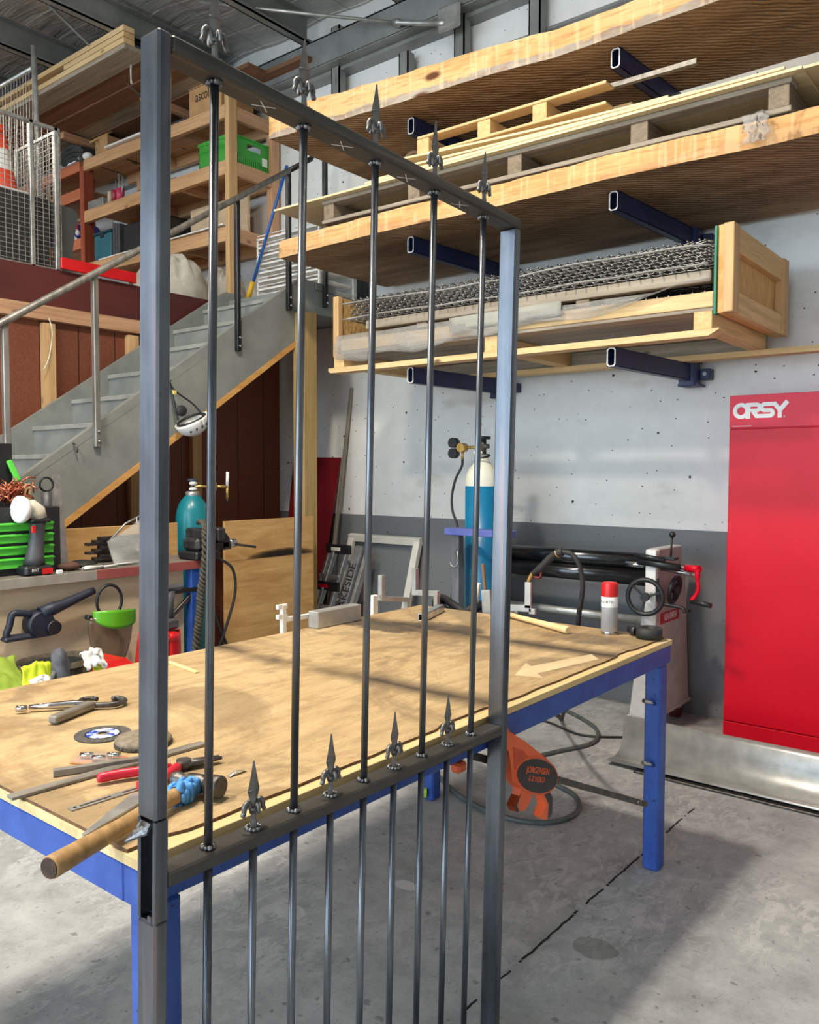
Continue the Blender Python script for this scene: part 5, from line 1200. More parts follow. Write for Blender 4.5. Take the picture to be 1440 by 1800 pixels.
# ---------------- under and in front of the bench
bl = thing('leaf_blower', 'dark navy cordless blower hanging on the board under the side bench', 'blower', (-4.0, 2.05, .8))
m_bl = M_('blower_navy', (24, 30, 44), (36, 42, 58), 12, rough=.5)
Mz = Matrix(((0, 0, 1, -4.03), (1, 0, 0, 0), (0, 1, 0, 0), (0, 0, 0, 1)))
def yzr(c, r, n=18): return [(c[0] + r[0] * math.cos(2 * PI * k / n), c[1] + r[1] * math.sin(2 * PI * k / n)) for k in range(n)]
MB().cyl((-4.03, 2.03, .785), (-3.95, 2.03, .785), .07, .062, 26).build('fan_housing', m_bl, bl)
MB().cyl((-3.95, 2.08, .765), (-3.93, 2.08, .765), .038, .034, 20).build('intake', m_black, bl)
MB().tube([(-3.98, 2.03, .835), (-3.98, 2.10, .855), (-3.98, 2.15, .868), (-3.98, 2.29, .912), (-3.98, 2.32, .92)], [.035, .033, .027, .02, .019], 14).build('nozzle', m_bl, bl)
MB().tube(smooth_path([(-3.985, 1.98, .84), (-3.985, 1.94, .85), (-3.985, 1.895, .85), (-3.985, 1.88, .80), (-3.985, 1.865, .745), (-3.985, 1.93, .735), (-3.985, 2.0, .735)], 5), .017, 10).build('handle', m_bl, bl)
MB().box((-4.02, 1.845, .72), (-3.96, 2.1, .745), .01).build('battery', m_bl, bl)
gv = thing('green_visor', 'bright green browguard with smoked visor hanging under the side bench', 'face shield', (-3.95, 2.39, .75))
q = MB().torus(T3(-3.95, 2.39, .86) @ RY(PI / 2) @ Matrix.Diagonal((1, .85, 1, 1)), .085, .009, 26, 7, .3, PI * 2 - .3); q.build('head_band', m_black, gv)
def brow(u, v): a = PI * (u - .5) * .95; return (-3.93 + .07 * math.cos(a), 2.40 + .122 * math.sin(a), .82 - .10 * v * (.3 + .7 * math.cos(a)) + .012 * math.cos(a) - .02 * u)
MB().grid(brow, 18, 6, True, None, .003).build('browguard', M_('visor_green', (84, 160, 30), (96, 176, 40), 6, rough=.25), gv)
def smoke_mat():
    t = NT('smoked_visor'); t.col((98, 80, 62)); t.set(.15, spec=.6, Alpha=.55); return t.m
MB().grid(lambda u, v: (-3.945 + .06 * math.cos(PI * (u - .5) * .9), 2.385 + (.13 - .06 * v ** 2.5) * math.sin(PI * (u - .5) * .95), .79 - .26 * v), 18, 8, True, None, .0015).build('visor', smoke_mat(), gv)
for y in (2.265, 2.505): MB().cyl((-3.96, y, .79), (-3.92, y, .79), .013, n=12).build('knob', m_black, gv)
# work bag with a hi-vis vest over it, and two red bags, standing on the floor
m_bag = M_('bag_canvas', (64, 56, 46), (92, 82, 66), 30, rough=.9)
wb = thing('tool_bag', 'brown canvas work bag standing on the floor past the left edge of the table', 'bag', (-3.6, 1.86, 0))
MB().grid(lambda u, v: (-3.6 + .16 * math.cos(2 * PI * u) * (1 - .12 * v), 1.90 + .2 * math.sin(2 * PI * u) * (1 - .1 * v), .69 * v), 28, 10, True, None, .006).build('body', m_bag, wb)
MB().lathe([(0, 0), (.15, 0), (.13, .012), (0, .02)], 20, T3(-3.6, 1.9, .66)).build('opening_shade', m_dark, wb)  # dark cap painted as the shade in the bag's mouth
m_hiv = M_('hi_vis_yellow', (200, 216, 40), (222, 236, 60), 12, rough=.7)
def drape(x0, y0, z0, wy, drop, sd):
    return lambda u, v: (x0 + .05 * v + .018 * noise.noise(V((u * 5, v * 4, sd))), y0 + wy * (u - .5) + .02 * noise.noise(V((u * 4, v * 5, sd + 3))), z0 - drop * v - .03 * abs(u - .5) + .022 * noise.noise(V((u * 6, v * 3, sd + 7))))
vt = thing('hi_vis_vest', 'yellow hi-vis vest with white reflective bands thrown over the work bag', 'vest', (-3.45, 1.85, .5))
MB().grid(drape(-3.45, 1.735, .73, .13, .32, 1), 20, 16, True, None, .006).build('panel', m_hiv, vt)
MB().grid(drape(-3.44, 2.02, .70, .05, .30, 5), 8, 16, True, None, .006).build('panel', m_hiv, vt)
MB().grid(drape(-3.44, 1.985, .745, .1, .07, 9), 14, 8, True, None, .006).build('band', m_white, vt); MB().grid(drape(-3.425, 1.74, .67, .1, .05, 11), 14, 8, True, None, .006).build('band', m_white, vt)
gl = MB().tube(smooth_path([(-3.39, 1.80, .78), (-3.385, 1.81, .72), (-3.38, 1.815, .66), (-3.38, 1.81, .6)], 4), [.018, .026, .032, .034, .036, .036, .036, .034, .034, .032, .03, .026, .02], 10)
for k, y in enumerate((1.785, 1.803, 1.822, 1.84)): gl.tube([(-3.38, y, .615), (-3.372, y + .002, .56 - .01 * (k in (1, 2)))], [.0115, .008], 7)
gl.tube([(-3.38, 1.78, .69), (-3.37, 1.765, .65)], [.012, .009], 7)
tag(gl.build('work_glove', M_('glove_grey', (62, 62, 66), (104, 104, 108), 20, rough=.7)), 'grey and black work glove lying over the hi-vis vest', 'glove')
tag(MB().grid(lambda u, v: (-3.62 + .12 * v, 1.66 + .12 * (u - .5) , .72 - .12 * v + .03 * noise.noise(V((u * 4, v * 4, 3)))), 10, 8, True, None, .02).build('green_cloth', M_('olive_cloth', (128, 150, 44), (148, 170, 60), 9, rough=.8)), 'olive green cloth on the far side of the work bag', 'cloth')
rbx = thing('red_lidded_box', 'grey box with red lid on the floor right of the work bag', 'box', (-3.6, 2.13, 0))
MB().box((-3.7, 2.02, 0), (-3.48, 2.22, .58), .01).build('box', M_('box_grey', (70, 66, 70), (88, 84, 88), 9, rough=.6), rbx)
q = MB(); q.add([(-3.72, 2.0, .6), (-3.46, 2.0, .6), (-3.46, 2.25, .6), (-3.72, 2.25, .6), (-3.70, 2.03, .65), (-3.5, 2.03, .655), (-3.5, 2.2, .655), (-3.70, 2.2, .65)], [(0, 1, 2, 3), (4, 5, 6, 7), (0, 1, 5, 4), (1, 2, 6, 5), (2, 3, 7, 6), (3, 0, 4, 7)]); q.build('lid', m_redpl, rbx)
rbg = thing('red_bag', 'shiny red bag slumped on the floor below the green visor', 'bag', (-3.6, 2.42, 0))
MB().grid(lambda u, v: (-3.62 + (.12 - .03 * v) * math.cos(2 * PI * u), 2.42 + (.16 - .05 * v) * math.sin(2 * PI * u) + .05 * v, .72 * v + .02 * noise.noise(V((math.cos(2 * PI * u) * 2, math.sin(2 * PI * u) * 2, v * 3)))), 30, 12, True, None, .006).build('body', M_('red_vinyl', (196, 18, 24), (212, 28, 34), 6, rough=.3), rbg)
MB().ball((-3.62, 2.47, .70), .1, 14, (1, 1.05, .35)).build('top_flap', M_('red_vinyl_top', (196, 18, 24), (212, 28, 34), 6, rough=.3), rbg)
dr = thing('cordless_drill', 'grey cordless drill body standing on the red bag beside the gate post', 'power tool', (-3.62, 2.5, .735))
MB().box((-3.67, 2.43, .735), (-3.57, 2.56, .79), .012).build('battery', m_tool, dr)
MB().tube([(-3.62, 2.52, .79), (-3.62, 2.525, .86), (-3.62, 2.53, .93)], [.032, .026, .03], 12).build('grip', m_tool, dr)
MB().box((-3.65, 2.47, .93), (-3.59, 2.6, .96), .012).build('body', m_tool, dr)
MB().cyl((-3.57, 2.47, .765), (-3.569, 2.47, .765), .01, n=10).build('badge', m_white, dr)
# climbing style helmet hanging from the stringer
hl = thing('safety_helmet', 'white vented safety helmet hanging by its strap on the stair side', 'helmet', (-4.6, 3.38, 1.8))
def dome(u, v):
    a = 2 * PI * u; r = .1 * math.sin(PI / 2 * (1 - v) * 1.0) if v < 1 else 0
    p = V((r * 1.0 * math.cos(a), r * 1.18 * math.sin(a), -.105 * math.sin(PI / 2 * v)))
    p.z += .0; return (RX(.5) @ p) + V((-4.575, 3.385, 1.885))
q = MB().grid(dome, 30, 10, True, None, .004); q.build('shell', m_white, hl)
for k in range(5):
    a = -.9 + .42 * k
    p = RX(.5) @ V((.088 * math.cos(a) * 1.0, .104 * math.sin(a), -.05)) + V((-4.575, 3.385, 1.885))
    MB().ball(p + V((.004, 0, 0)), .011, 8, (.5, .7, 1.2)).build('vent', m_black, hl)
q = MB().torus(T3(-4.575, 3.385, 1.885) @ RX(.5), .094, .009, 26, 6); q.build('rim', m_black, hl)
q = MB().tube(smooth_path([(-4.60, 3.30, 1.88), (-4.62, 3.29, 1.96), (-4.645, 3.285, 2.06), (-4.66, 3.275, 2.13)], 5), .008, 6); q.build('strap', m_black, hl)
q = MB().tube(smooth_path([(-4.56, 3.48, 1.9), (-4.6, 3.42, 1.99), (-4.64, 3.31, 2.07), (-4.66, 3.278, 2.13)], 5), .006, 6); q.build('strap', m_black, hl)
MB().box((-4.655, 3.285, 2.045), (-4.63, 3.315, 2.075), .004).build('buckle', M_('yellow_buckle', (220, 200, 110), rough=.4), hl)
MB().cyl((-4.7, 3.275, 2.13), (-4.64, 3.275, 2.135), .006, n=8).build('peg', m_iron, hl)
MB().ball((-4.59, 3.32, 1.94), .035, 10, (.7, 1.2, 1.1)).build('padding', m_rubber, hl)
# small hook screwed to the stringer
tag(MB().tube(smooth_path([(-4.699, 2.62, 1.71), (-4.67, 2.62, 1.70), (-4.66, 2.625, 1.68), (-4.67, 2.63, 1.655)], 4), .006, 6).build('coat_hook', m_iron), 'small dark hook screwed to the side of the stair', 'hook')
tag(MB().tube(smooth_path([(-5.58, 2.95, 2.6), (-5.575, 2.97, 2.5), (-5.57, 2.94, 2.33), (-5.57, 2.90, 2.24)], 5), .004, 5).build('dangling_string', m_cream), 'pale string dangling beside a stud on the brown wall', 'string')
tag(MB().box((-4.05, 1.80, .80), (-4.043, 1.835, .98), .002).build('steel_bracket', m_galv), 'galvanised strap bracket fixed to the board under the bench left of the blower', 'bracket')
tag(MB().prism([(1.70, .80), (1.82, .76), (1.845, .765), (1.82, .80), (1.72, .83)], -4.045, -4.03, Mz0).build('steel_blade', m_galv), 'grey steel blade hung under the bench left of the blower handle', 'blade')
# ------------------------------------------------------------------ mezzanine shelving
ZM = 2.966
su = thing('timber_shelving', 'tall pine shelving unit on the mezzanine against the back wall', 'shelving', (-6.8, 4.88, ZM))
MB().box((-5.715, 4.598, ZM), (-5.66, 4.69, 4.78), .003).build('post', m_pinez, su)
MB().box((-5.73, 5.08, ZM), (-5.66, 5.17, 4.72), .003).build('post', m_redwood_z, su)
MB().box((-8.03, 4.598, ZM), (-7.955, 4.71, 4.64), .003).build('post', m_stained_z, su)
MB().box((-7.72, 5.06, ZM), (-7.66, 5.16, 4.60), .003).build('post', m_redwood_z, su)
for z0, z1, zl in ((4.535, 4.632, .05), (4.065, 4.17, 0), (3.505, 3.612, .03)):
    MB().bar((-7.955, 4.62, (z0 + z1) / 2 + zl), (-5.716, 4.62, (z0 + z1) / 2), .045, z1 - z0, .003).build('front_beam', m_redwood_x, su)
    MB().bar((-7.955, 5.12, (z0 + z1) / 2 + zl), (-5.716, 5.12, (z0 + z1) / 2), .045, z1 - z0, .003).build('rear_beam', m_redwood_x, su)
    MB().box((-5.71, 4.691, z0), (-5.665, 5.079, z1), .003).build('side_beam', m_redwood_y, su)
    for x in (-6.4, -7.1): MB().box((x - .022, 4.644, z0 + zl / 2 + .01), (x + .022, 5.096, z1 + zl / 2 - .005), .003).build('cross_bearer', m_redwood_y, su)
    MB().bar((-7.955, 4.87, z1 + .006 + zl), (-5.67, 4.87, z1 + .006), .54, .012).build('shelf_board', m_redwood_x, su)
s2 = thing('stained_shelving', 'red stained shelving unit on the mezzanine behind the mesh cage', 'shelving', (-8.9, 4.88, ZM))
for x in (-9.7, -8.45): MB().box((x - .035, 4.9, ZM), (x + .035, 5.0, 4.7), .003).build('post', m_stained_z, s2)
for z0, z1 in ((4.6, 4.70), (4.32, 4.43), (3.82, 3.93)):
    MB().box((-9.9, 4.6, z0), (-8.032, 4.645, z1), .003).build('front_beam', wood('stained_x_%d' % int(z0 * 100), (186, 106, 74), (206, 126, 92), 'X'), s2)
    MB().box((-9.9, 4.645, z1), (-8.032, 5.15, z1 + .012)).build('shelf_board', m_redwood_x, s2)
# overhead planks on hangers
for x, nm in ((-6.62, 0), (-8.0, 1), (-9.4, 2)):
    hg = MB().box((x - .03, 4.4, 4.86), (x + .03, 5.17, 4.925), .003)
    struct(hg.build('trim_%d' % (20 + nm), m_redwood_y), 'timber bearer under the overhead planks')
lbl = ['front', 'second', 'third', 'fourth', 'fifth', 'rearmost']
for k in range(6):
    y = 3.86 + .205 * k; xr = (-6.03, -5.98, -5.86, -5.7, -5.5, -5.05)[k]
    tag(MB().box((-11.0, y, 4.926 + .012 * (k % 2)), (xr, y + .215, 4.962 + .012 * (k % 2)), .002).build('plank', m_brownplank if k % 3 else m_oldx), 'long brown plank lying overhead above the mezzanine shelving, %s of the row' % lbl[k], 'plank', 'planks stored overhead')
for k, (x1, z) in enumerate(((-6.03, 4.963), (-6.8, 5.01), (-6.03, 5.01), (-6.03, 5.06))):
    if k == 1: continue
    tag(MB().box((-9.6 if k == 0 else (-6.95 if k == 2 else -9.4), 3.85, z + (.012 if k == 0 else 0) * 0), (x1, 3.95, z + .042), .002).build('pine_board', m_pinex), ('lowest long pale pine board at the front of the overhead planks', '', 'short pale pine board sandwiched at the front of the overhead planks', 'topmost long pale pine board at the front of the overhead planks')[k], 'board', 'pale boards stored overhead')
tag(MB().box((-8.35, 3.85, 5.007), (-8.2, 3.95, 5.058), .002).build('spacer_block', m_brownplank), 'small dark spacer between the pale boards overhead', 'wood block')
tag(MB().tube([(-6.25, 4.06, 4.925), (-6.25, 4.055, 4.88), (-6.24, 4.05, 4.80), (-6.235, 4.05, 4.77)], [.008, .007, .006, .01], 6).build('dangling_strap', m_cream), 'pale strap dangling from the overhead planks', 'strap')
tag(MB().cyl((-6.43, 3.2, 5.34), (-6.63, 4.46, 4.86), .011, n=8).build('hanger_rod', m_purlin), 'thin steel rod slanting down from the roof to the overhead planks', 'rod')
# roof bracing with turnbuckle
rb_ = thing('brace_rod', 'roof brace rod with turnbuckle near the eaves beam', 'brace', (-4.1, 4.9, 4.9))
MB().tube([(-5.6, 4.26, 5.3), (-5.2, 4.45, 5.2), (-4.12, 4.93, 4.93)], .013, 8).build('rod', m_galv, rb_)
MB().lathe([(0, 0), (.028, 0), (.03, .05), (.018, .07), (.02, .3), (.018, .42), (.03, .44), (.028, .5), (0, .5)], 14, along((-4.12, 4.93, 4.93), (-3.6, 4.95, 4.76))).build('turnbuckle', m_galv, rb_)
MB().box((-3.72, 4.93, 4.72), (-3.52, 4.97, 4.9), .02).build('cleat', m_galv, rb_)
# things on the top shelf
m_tarp = M_('dark_tarp', (44, 46, 44), (66, 68, 66), 9, rough=.8)
for k, (z, w) in enumerate(((4.73, .42), (4.775, .46), (4.82, .44), (4.865, .4))):
    q = MB().grid(lambda u, v: (-8.43 + w * u + .02 * noise.noise(V((v * 4, k, 1))), 4.62 + .42 * v - .03 * math.sin(PI * u), z + .03 * math.sin(PI * u) + .018 * noise.noise(V((u * 5, v * 4, k)))), 16, 10, True, None, .03)
    tag(q.build('folded_tarp', m_tarp), 'folded dark tarpaulin on the mezzanine shelving, %s of its pile' % ('bottom', 'second', 'third', 'topmost')[k], 'tarpaulin', 'folded tarps on the top shelf')
tag(MB().cyl((-8.9, 4.64, 4.71), (-8.05, 4.64, 4.74), .032, n=16).build('grey_pipe', m_galv), 'grey pipe lying under the folded tarps on the top shelf', 'pipe')
bxo = thing('open_carton', 'small torn brown carton with open flap on the top shelf beside the tarps', 'carton', (-7.68, 4.8, 4.66))
MB().box((-7.8, 4.64, 4.685), (-7.58, 4.9, 4.87), .004).build('carton', m_card, bxo)
MB().box((-.13, -.01, 0), (.13, .01, .12), .003, T3(-7.72, 4.63, 4.86) @ RX(-.9) @ RY(-.25)).build('flap', m_card, bxo)
MB().box((-7.79, 4.6385, 4.69), (-7.72, 4.64, 4.85)).build('carton_print', M_('carton_print', (120, 88, 56), (196, 156, 108), 30, rough=.8), bxo)
q = MB().grid(lambda u, v: (-7.55 + .75 * u, 4.75 + .3 * v, 4.67 + .24 * math.sin(PI * u) ** .7 * (.6 + .4 * v) + .07 * noise.noise(V((u * 5, v * 3, 4)))), 22, 10, True, None, .02)
tag(q.build('olive_bag', M_('olive_canvas', (70, 72, 58), (104, 106, 88), 8, rough=.85)), 'crumpled olive and black canvas bag on the top shelf', 'bag')
tag(MB().bar((-7.5, 4.61, 4.70), (-6.9, 4.61, 4.69), .1, .02, .003).build('white_board', m_white), 'thin white board lying along the front of the top shelf', 'board')
wbx = thing('small_box', 'small brown and white box on the top shelf beside the gate post', 'box', (-6.85, 4.68, 4.66))
MB().box((-6.95, 4.62, 4.70), (-6.76, 4.74, 4.78), .003).build('lower_half', m_white, wbx); MB().box((-6.95, 4.62, 4.781), (-6.76, 4.74, 4.88), .003).build('upper_half', m_card, wbx)
tag(MB().ball((-7.92, 4.63, 4.73), .05, 12, (1.3, 1, .8)).build('white_bundle', m_white), 'small white bundle at the left end of the top shelf', 'bundle')
ac = thing('cardboard_box', 'brown cardboard box printed with black letters on the top shelf above the green crate', 'carton', (-6.05, 4.83, 4.645))
MB().box((-6.28, 4.66, 4.646), (-5.83, 5.02, 4.93), .003).build('box', m_card, ac)
MB().prism([(-6.28, 4.93), (-5.83, 4.93), (-5.9, 5.0), (-6.15, 5.03)], 4.655, 4.66, Matrix(((1, 0, 0, 0), (0, 0, 1, 0), (0, 1, 0, 0), (0, 0, 0, 1)))).build('flap', m_card, ac)
letters('ascolour', .13, Matrix(((1, 0, 0, -6.02), (0, 0, -1, 4.659), (0, 1, 0, 4.845), (0, 0, 0, 1))), parent=ac, mt=m_black, name='print', stretch=.75)
# second shelf
gcx = thing('green_crate', 'bright green plastic crate with handle slot on the middle shelf', 'crate', (-5.92, 4.92, 4.183))
q = MB(); x0, x1, y0, y1, z0, z1 = -6.15, -5.70, 4.66, 5.16, 4.184, 4.43
q.box((x0, y0, z0), (x1, y1, z0 + .01)); q.box((x0, y0, z0), (x1, y0 + .008, z1)); q.box((x0, y1 - .008, z0), (x1, y1, z1)); q.box((x0, y0, z0), (x0 + .008, y1, z1))
# end wall with slots: strips around the openings
q.box((x1 - .008, y0, z0), (x1, y1, z0 + .02)); q.box((x1 - .008, y0, z0 + .075), (x1, y1, z0 + .15))
n = 22
for k in range(n): q.box((x1 - .008, y0 + (y1 - y0) * k / n, z0 + .02), (x1, y0 + (y1 - y0) * (k + .62) / n, z0 + .075))
q.box((x1 - .008, y0, z0 + .15), (x1, y0 + .17, z1)); q.box((x1 - .008, y1 - .17, z0 + .15), (x1, y1, z1)); q.box((x1 - .008, y0 + .17, z0 + .2), (x1, y1 - .17, z1))
q.box((x0 - .006, y0 - .006, z1 - .03), (x1 + .006, y0, z1)); q.box((x1, y0 - .006, z1 - .012), (x1 + .008, y1, z1)); q.box((x0 - .004, y0 - .004, z1 - .09), (x1 + .004, y0, z1 - .08))
q.build('shell', m_green, gcx)
MB().box((-5.699, 5.0, 4.24), (-5.698, 5.06, 4.31)).build('paper_tag', m_white, gcx)
q = MB().box((-7.94, 4.63, 4.185), (-7.66, 4.8, 4.28), .006); tag(q.build('grey_tray', m_galv), 'small grey tray on the middle shelf beside the stained post', 'tray')
for k, (x, c, nm, lb) in enumerate(((-7.56, M_('pale_tin', (196, 180, 150), rough=.5), 'paint_tin', 'pale tin on the middle shelf right of the grey tray'), (-7.49, M_('maroon_tin', (150, 40, 50), rough=.4), 'paint_tin', 'maroon tin between the pale tin and the pink pot'))):
    tag(MB().lathe([(0, 0), (.032, 0), (.032, .12), (.029, .125), (0, .125)], 18, T3(x, 4.66, 4.184)).build(nm, c), lb, 'tin')
pp = thing('pink_pot', 'pink pot holding grey brushes on the middle shelf', 'pot', (-7.39, 4.66, 4.184))
MB().lathe([(0, 0), (.038, 0), (.042, .12), (.04, .12), (.036, .01), (0, .01)], 20, T3(-7.39, 4.66, 4.184)).build('pot', M_('pink_pot', (206, 70, 110), rough=.45), pp)
for k in range(5): MB().cyl((-7.39 + .012 * (k - 2), 4.655, 4.2), (-7.39 + .035 * (k - 2), 4.65 + .01 * (k % 2), 4.40 + .02 * ((k * 3) % 4)), .006, n=6).build('brush', m_galv, pp)
tag(MB().grid(lambda u, v: (-7.3 + .5 * u, 4.68 + .25 * v, 4.19 + .1 * math.sin(PI * u) * (.5 + .5 * v) + .03 * noise.noise(V((u * 5, v * 4, 2)))), 14, 8, True, None, .012).build('grey_rags', m_tarp), 'heap of grey rags on the middle shelf behind the gate post', 'rags')
tag(MB().grid(lambda u, v: (-6.95 + .6 * u, 4.72 + .25 * v, 4.19 + .07 * math.sin(PI * u) + .04 * noise.noise(V((u * 6, v * 4, 12)))), 14, 8, True, None, .012).build('brown_rags', M_('brown_rags', (84, 76, 54), (120, 108, 80), 10, rough=.85)), 'heap of brown cloth on the middle shelf left of the green crate', 'rags')
tag(MB().box((-6.85, 5.0, 4.25), (-5.75, 5.09, 4.36), .003).build('pine_offcut', m_redwood_x), 'thick pine offcut along the back of the middle shelf', 'offcut')
tag(MB().grid(lambda u, v: (-9.4 + 1.35 * u, 4.62 + .35 * v, 3.97 + .28 * math.sin(PI * min(1, u * 1.1)) ** .5 * (.7 + .3 * v) + .06 * noise.noise(V((u * 7, v * 4, 3)))), 26, 10, True, None, .012).build('blue_tarp', m_bluetarp), 'crumpled blue tarpaulin on the red stained shelving', 'tarpaulin')
# third shelf
tbx = thing('teal_box', 'teal lidded plastic box on the lowest shelf', 'box', (-7.7, 4.8, 3.64))
MB().box((-7.85, 4.64, 3.652), (-7.54, 4.95, 3.92), .012).build('box', M_('teal_plastic', (34, 96, 112), (42, 106, 122), 7, rough=.45), tbx); MB().box((-7.86, 4.635, 3.921), (-7.53, 4.96, 3.945), .006).build('lid', M_('teal_plastic_dark', (26, 72, 86), rough=.45), tbx)
MB().box((-7.72, 4.628, 3.88), (-7.66, 4.64, 3.93), .003).build('latch', m_black, tbx)
for k in range(3): tag(MB().box((-7.51 + .045 * k, 4.64, 3.655), (-7.475 + .045 * k, 4.95, 3.99 - .01 * k), .004).build('grey_folder', m_tool), 'grey folder standing on the lowest shelf, %s from the teal box' % ('first', 'second', 'third')[k], 'folder', 'folders on the lowest shelf')
tag(MB().box((-7.36, 4.66, 3.65), (-6.7, 5.0, 3.95), .02).build('black_bin', m_black), 'black plastic bin on the lowest shelf', 'bin')
tag(MB().box((-7.7, 4.60, 3.6495), (-5.75, 4.66, 3.662), .001).build('white_strip', m_white), 'long white strip lying along the front of the lowest shelf', 'strip')
tag(MB().box((-6.6, 4.9, 3.63), (-5.78, 4.93, 4.0), .002).build('ply_offcut', m_plypale), 'pale plywood offcut standing at the back of the lowest shelf', 'board')
bt = thing('glue_bottle', 'white bottle with red nozzle on the stained shelving behind the grey sheet', 'bottle', (-8.2, 4.66, 3.944))
MB().lathe([(0, 0), (.03, 0), (.03, .09), (.012, .11), (0, .11)], 16, T3(-8.2, 4.66, 3.944)).build('bottle', m_white, bt); MB().lathe([(.012, .105), (.004, .19), (0, .19)], 12, T3(-8.2, 4.66, 3.944)).build('nozzle', m_redpl, bt)
# dust sheets heaped under the lowest shelf
for k, (cx, cy, rx, ry, hh, lb) in enumerate(((-6.1, 4.30, .34, .27, .36, 'heap of off-white dust sheet on the mezzanine edge nearer the gate post'), (-5.99, 4.80, .24, .18, .34, 'heap of beige dust sheet on the mezzanine edge beside the shelving post'))):
    def heap(u, v, cx=cx, cy=cy, rx=rx, ry=ry, hh=hh, k=k):
        a = 2 * PI * u; r = math.sin(PI / 2 * v) if True else v
        w = 1 + .16 * noise.noise(V((math.cos(a) * 2.2, math.sin(a) * 2.2, k * 4 + v))) 
        return (cx + rx * w * math.cos(a) * (1 - (1 - v) ** 2) , cy + ry * w * math.sin(a) * (1 - (1 - v) ** 2), ZM + .002 + hh * (1 - v ** 2.2) * (1 + .2 * noise.noise(V((math.cos(a) * 1.6, math.sin(a) * 1.6, k + 9)))) + .09 * (v * (1 - v)) * (noise.noise(V((math.cos(a) * 5, math.sin(a) * 5, v * 3 + k))) + .8 * math.sin(a * 13 + 5 * v)) + .02 * noise.noise(V((math.cos(a) * 9, math.sin(a) * 9, v * 8))))
    tag(MB().grid(heap, 110, 26, True).build('dust_sheet', m_cloth), lb, 'dust sheet')
br = thing('broom', 'blue broom handle with yellow socket leaning in front of the white wire shelves', 'broom', (-5.5, 4.7, ZM))
MB().cyl((-5.50, 4.70, 3.10), (-5.06, 4.705, 4.02), .013, n=10).build('handle', M_('blue_handle', (40, 92, 168), rough=.4), br)
MB().cyl((-5.56, 4.70, 2.99), (-5.482, 4.70, 3.15), .025, .02, 12).build('socket', M_('yellow_socket', (214, 168, 34), rough=.5), br)
MB().box((-5.64, 4.66, ZM), (-5.5, 4.735, 3.01), .008).build('bristles', m_rubber, br)
# white wire shelves stacked on the landing
wr = thing('wire_shelf_stack', 'stack of white wire shelves standing on the stair landing', 'wire rack', (-5.08, 4.95, 2.962))
for k in range(8):
    z = 3.0 + .07 * k; q = MB()
    q.box((-5.47, 4.738, z), (-4.74, 4.75, z + .016)); q.box((-5.47, 5.14, z), (-4.74, 5.15, z + .016)); q.box((-5.47, 4.74, z + .035), (-4.74, 4.747, z + .041))
    for j in range(31): x = -5.465 + .72 * j / 30; q.box((x - .004, 4.748, z + .003), (x + .004, 5.14, z + .011))
    q.build('wire_shelf', m_white, wr)
for x in (-5.475, -4.745):
    for y in (4.738, 5.14): MB().box((x, y, 2.963), (x + .014, y + .014, 3.51)).build('upright', m_white, wr)
tag(MB().box((-4.68, 5.12, 2.965), (-4.6, 5.19, 3.55), .003).build('dark_post', m_darktube), 'short dark steel post by the wall at the edge of the stair landing', 'post')
tag(MB().box((-5.62, 3.06, ZM), (-5.60, 3.66, 3.045), .004).build('kick_strip', m_redpl), 'red strip standing on the mezzanine edge beside the cage', 'strip')
gs = MB().prism([(3.12, ZM), (3.22, ZM), (3.3, 3.43), (3.26, 3.46), (3.10, 3.47)], -5.82, -5.79, Matrix(((0, 0, 1, 0), (1, 0, 0, 0), (0, 1, 0, 0), (0, 0, 0, 1))))
tag(gs.build('grey_sheet', M_('dark_grey_sheet', (66, 68, 68), (80, 82, 82), 5, rough=.5)), 'dark grey sheet standing at the end of the mesh cage', 'sheet')
# mesh cage with traffic cone
cg = thing('mesh_cage', 'galvanised wire mesh cage at the edge of the mezzanine', 'cage', (-6.05, 2.7, ZM))
CY0, CY1, CZ1 = 1.9, 3.14, 3.985
q = MB(); x = -5.74
for k in range(29): y = CY0 + (CY1 - CY0) * k / 28; q.box((x - .002, y - .002, ZM + .03), (x + .002, y + .002, CZ1 - .02))
for k in range(30): z = ZM + .04 + (CZ1 - ZM - .07) * k / 29; q.box((x - .0035, CY0, z - .0015), (x - .0015, CY1, z + .0015))
q.build('front_mesh', m_mesh, cg)
q = MB(); y = CY1
for k in range(15): xx = -6.36 + .6 * k / 14; q.box((xx - .002, y - .002, ZM + .03), (xx + .002, y + .002, CZ1 - .02))
for k in range(26): z = ZM + .04 + (CZ1 - ZM - .07) * k / 25; q.box((-6.37, y - .0035, z - .0015), (-5.74, y - .0015, z + .0015))
q.build('end_mesh', m_mesh, cg)
q = MB(); xx = -6.37
for k in range(25): y = CY0 + (CY1 - CY0) * k / 24; q.box((xx - .002, y - .002, ZM + .03), (xx + .002, y + .002, CZ1 - .02))
for k in range(20): z = ZM + .04 + (CZ1 - ZM - .07) * k / 19; q.box((xx - .0035, CY0, z - .0015), (xx - .0015, CY1, z + .0015))
q.build('rear_mesh', m_mesh, cg)
for y in (CY1 - .03, 2.93, CY0): MB().box((-5.765, y - .014, ZM), (-5.735, y + .016, CZ1), .003).build('upright', m_galv, cg)
for z in (ZM, CZ1 - .025): MB().box((-5.765, CY0, z), (-5.735, CY1, z + .025), .003).build('rail', m_galv, cg)
MB().box((-6.385, CY1 - .02, ZM), (-6.355, CY1 + .01, CZ1), .003).build('upright', m_galv, cg); MB().box((-6.385, CY0 - .02, ZM), (-6.355, CY0 + .01, CZ1), .003).build('upright', m_galv, cg)
MB().box((-6.36, CY1 - .015, CZ1 - .025), (-5.765, CY1 + .01, CZ1), .003).build('rail', m_galv, cg)
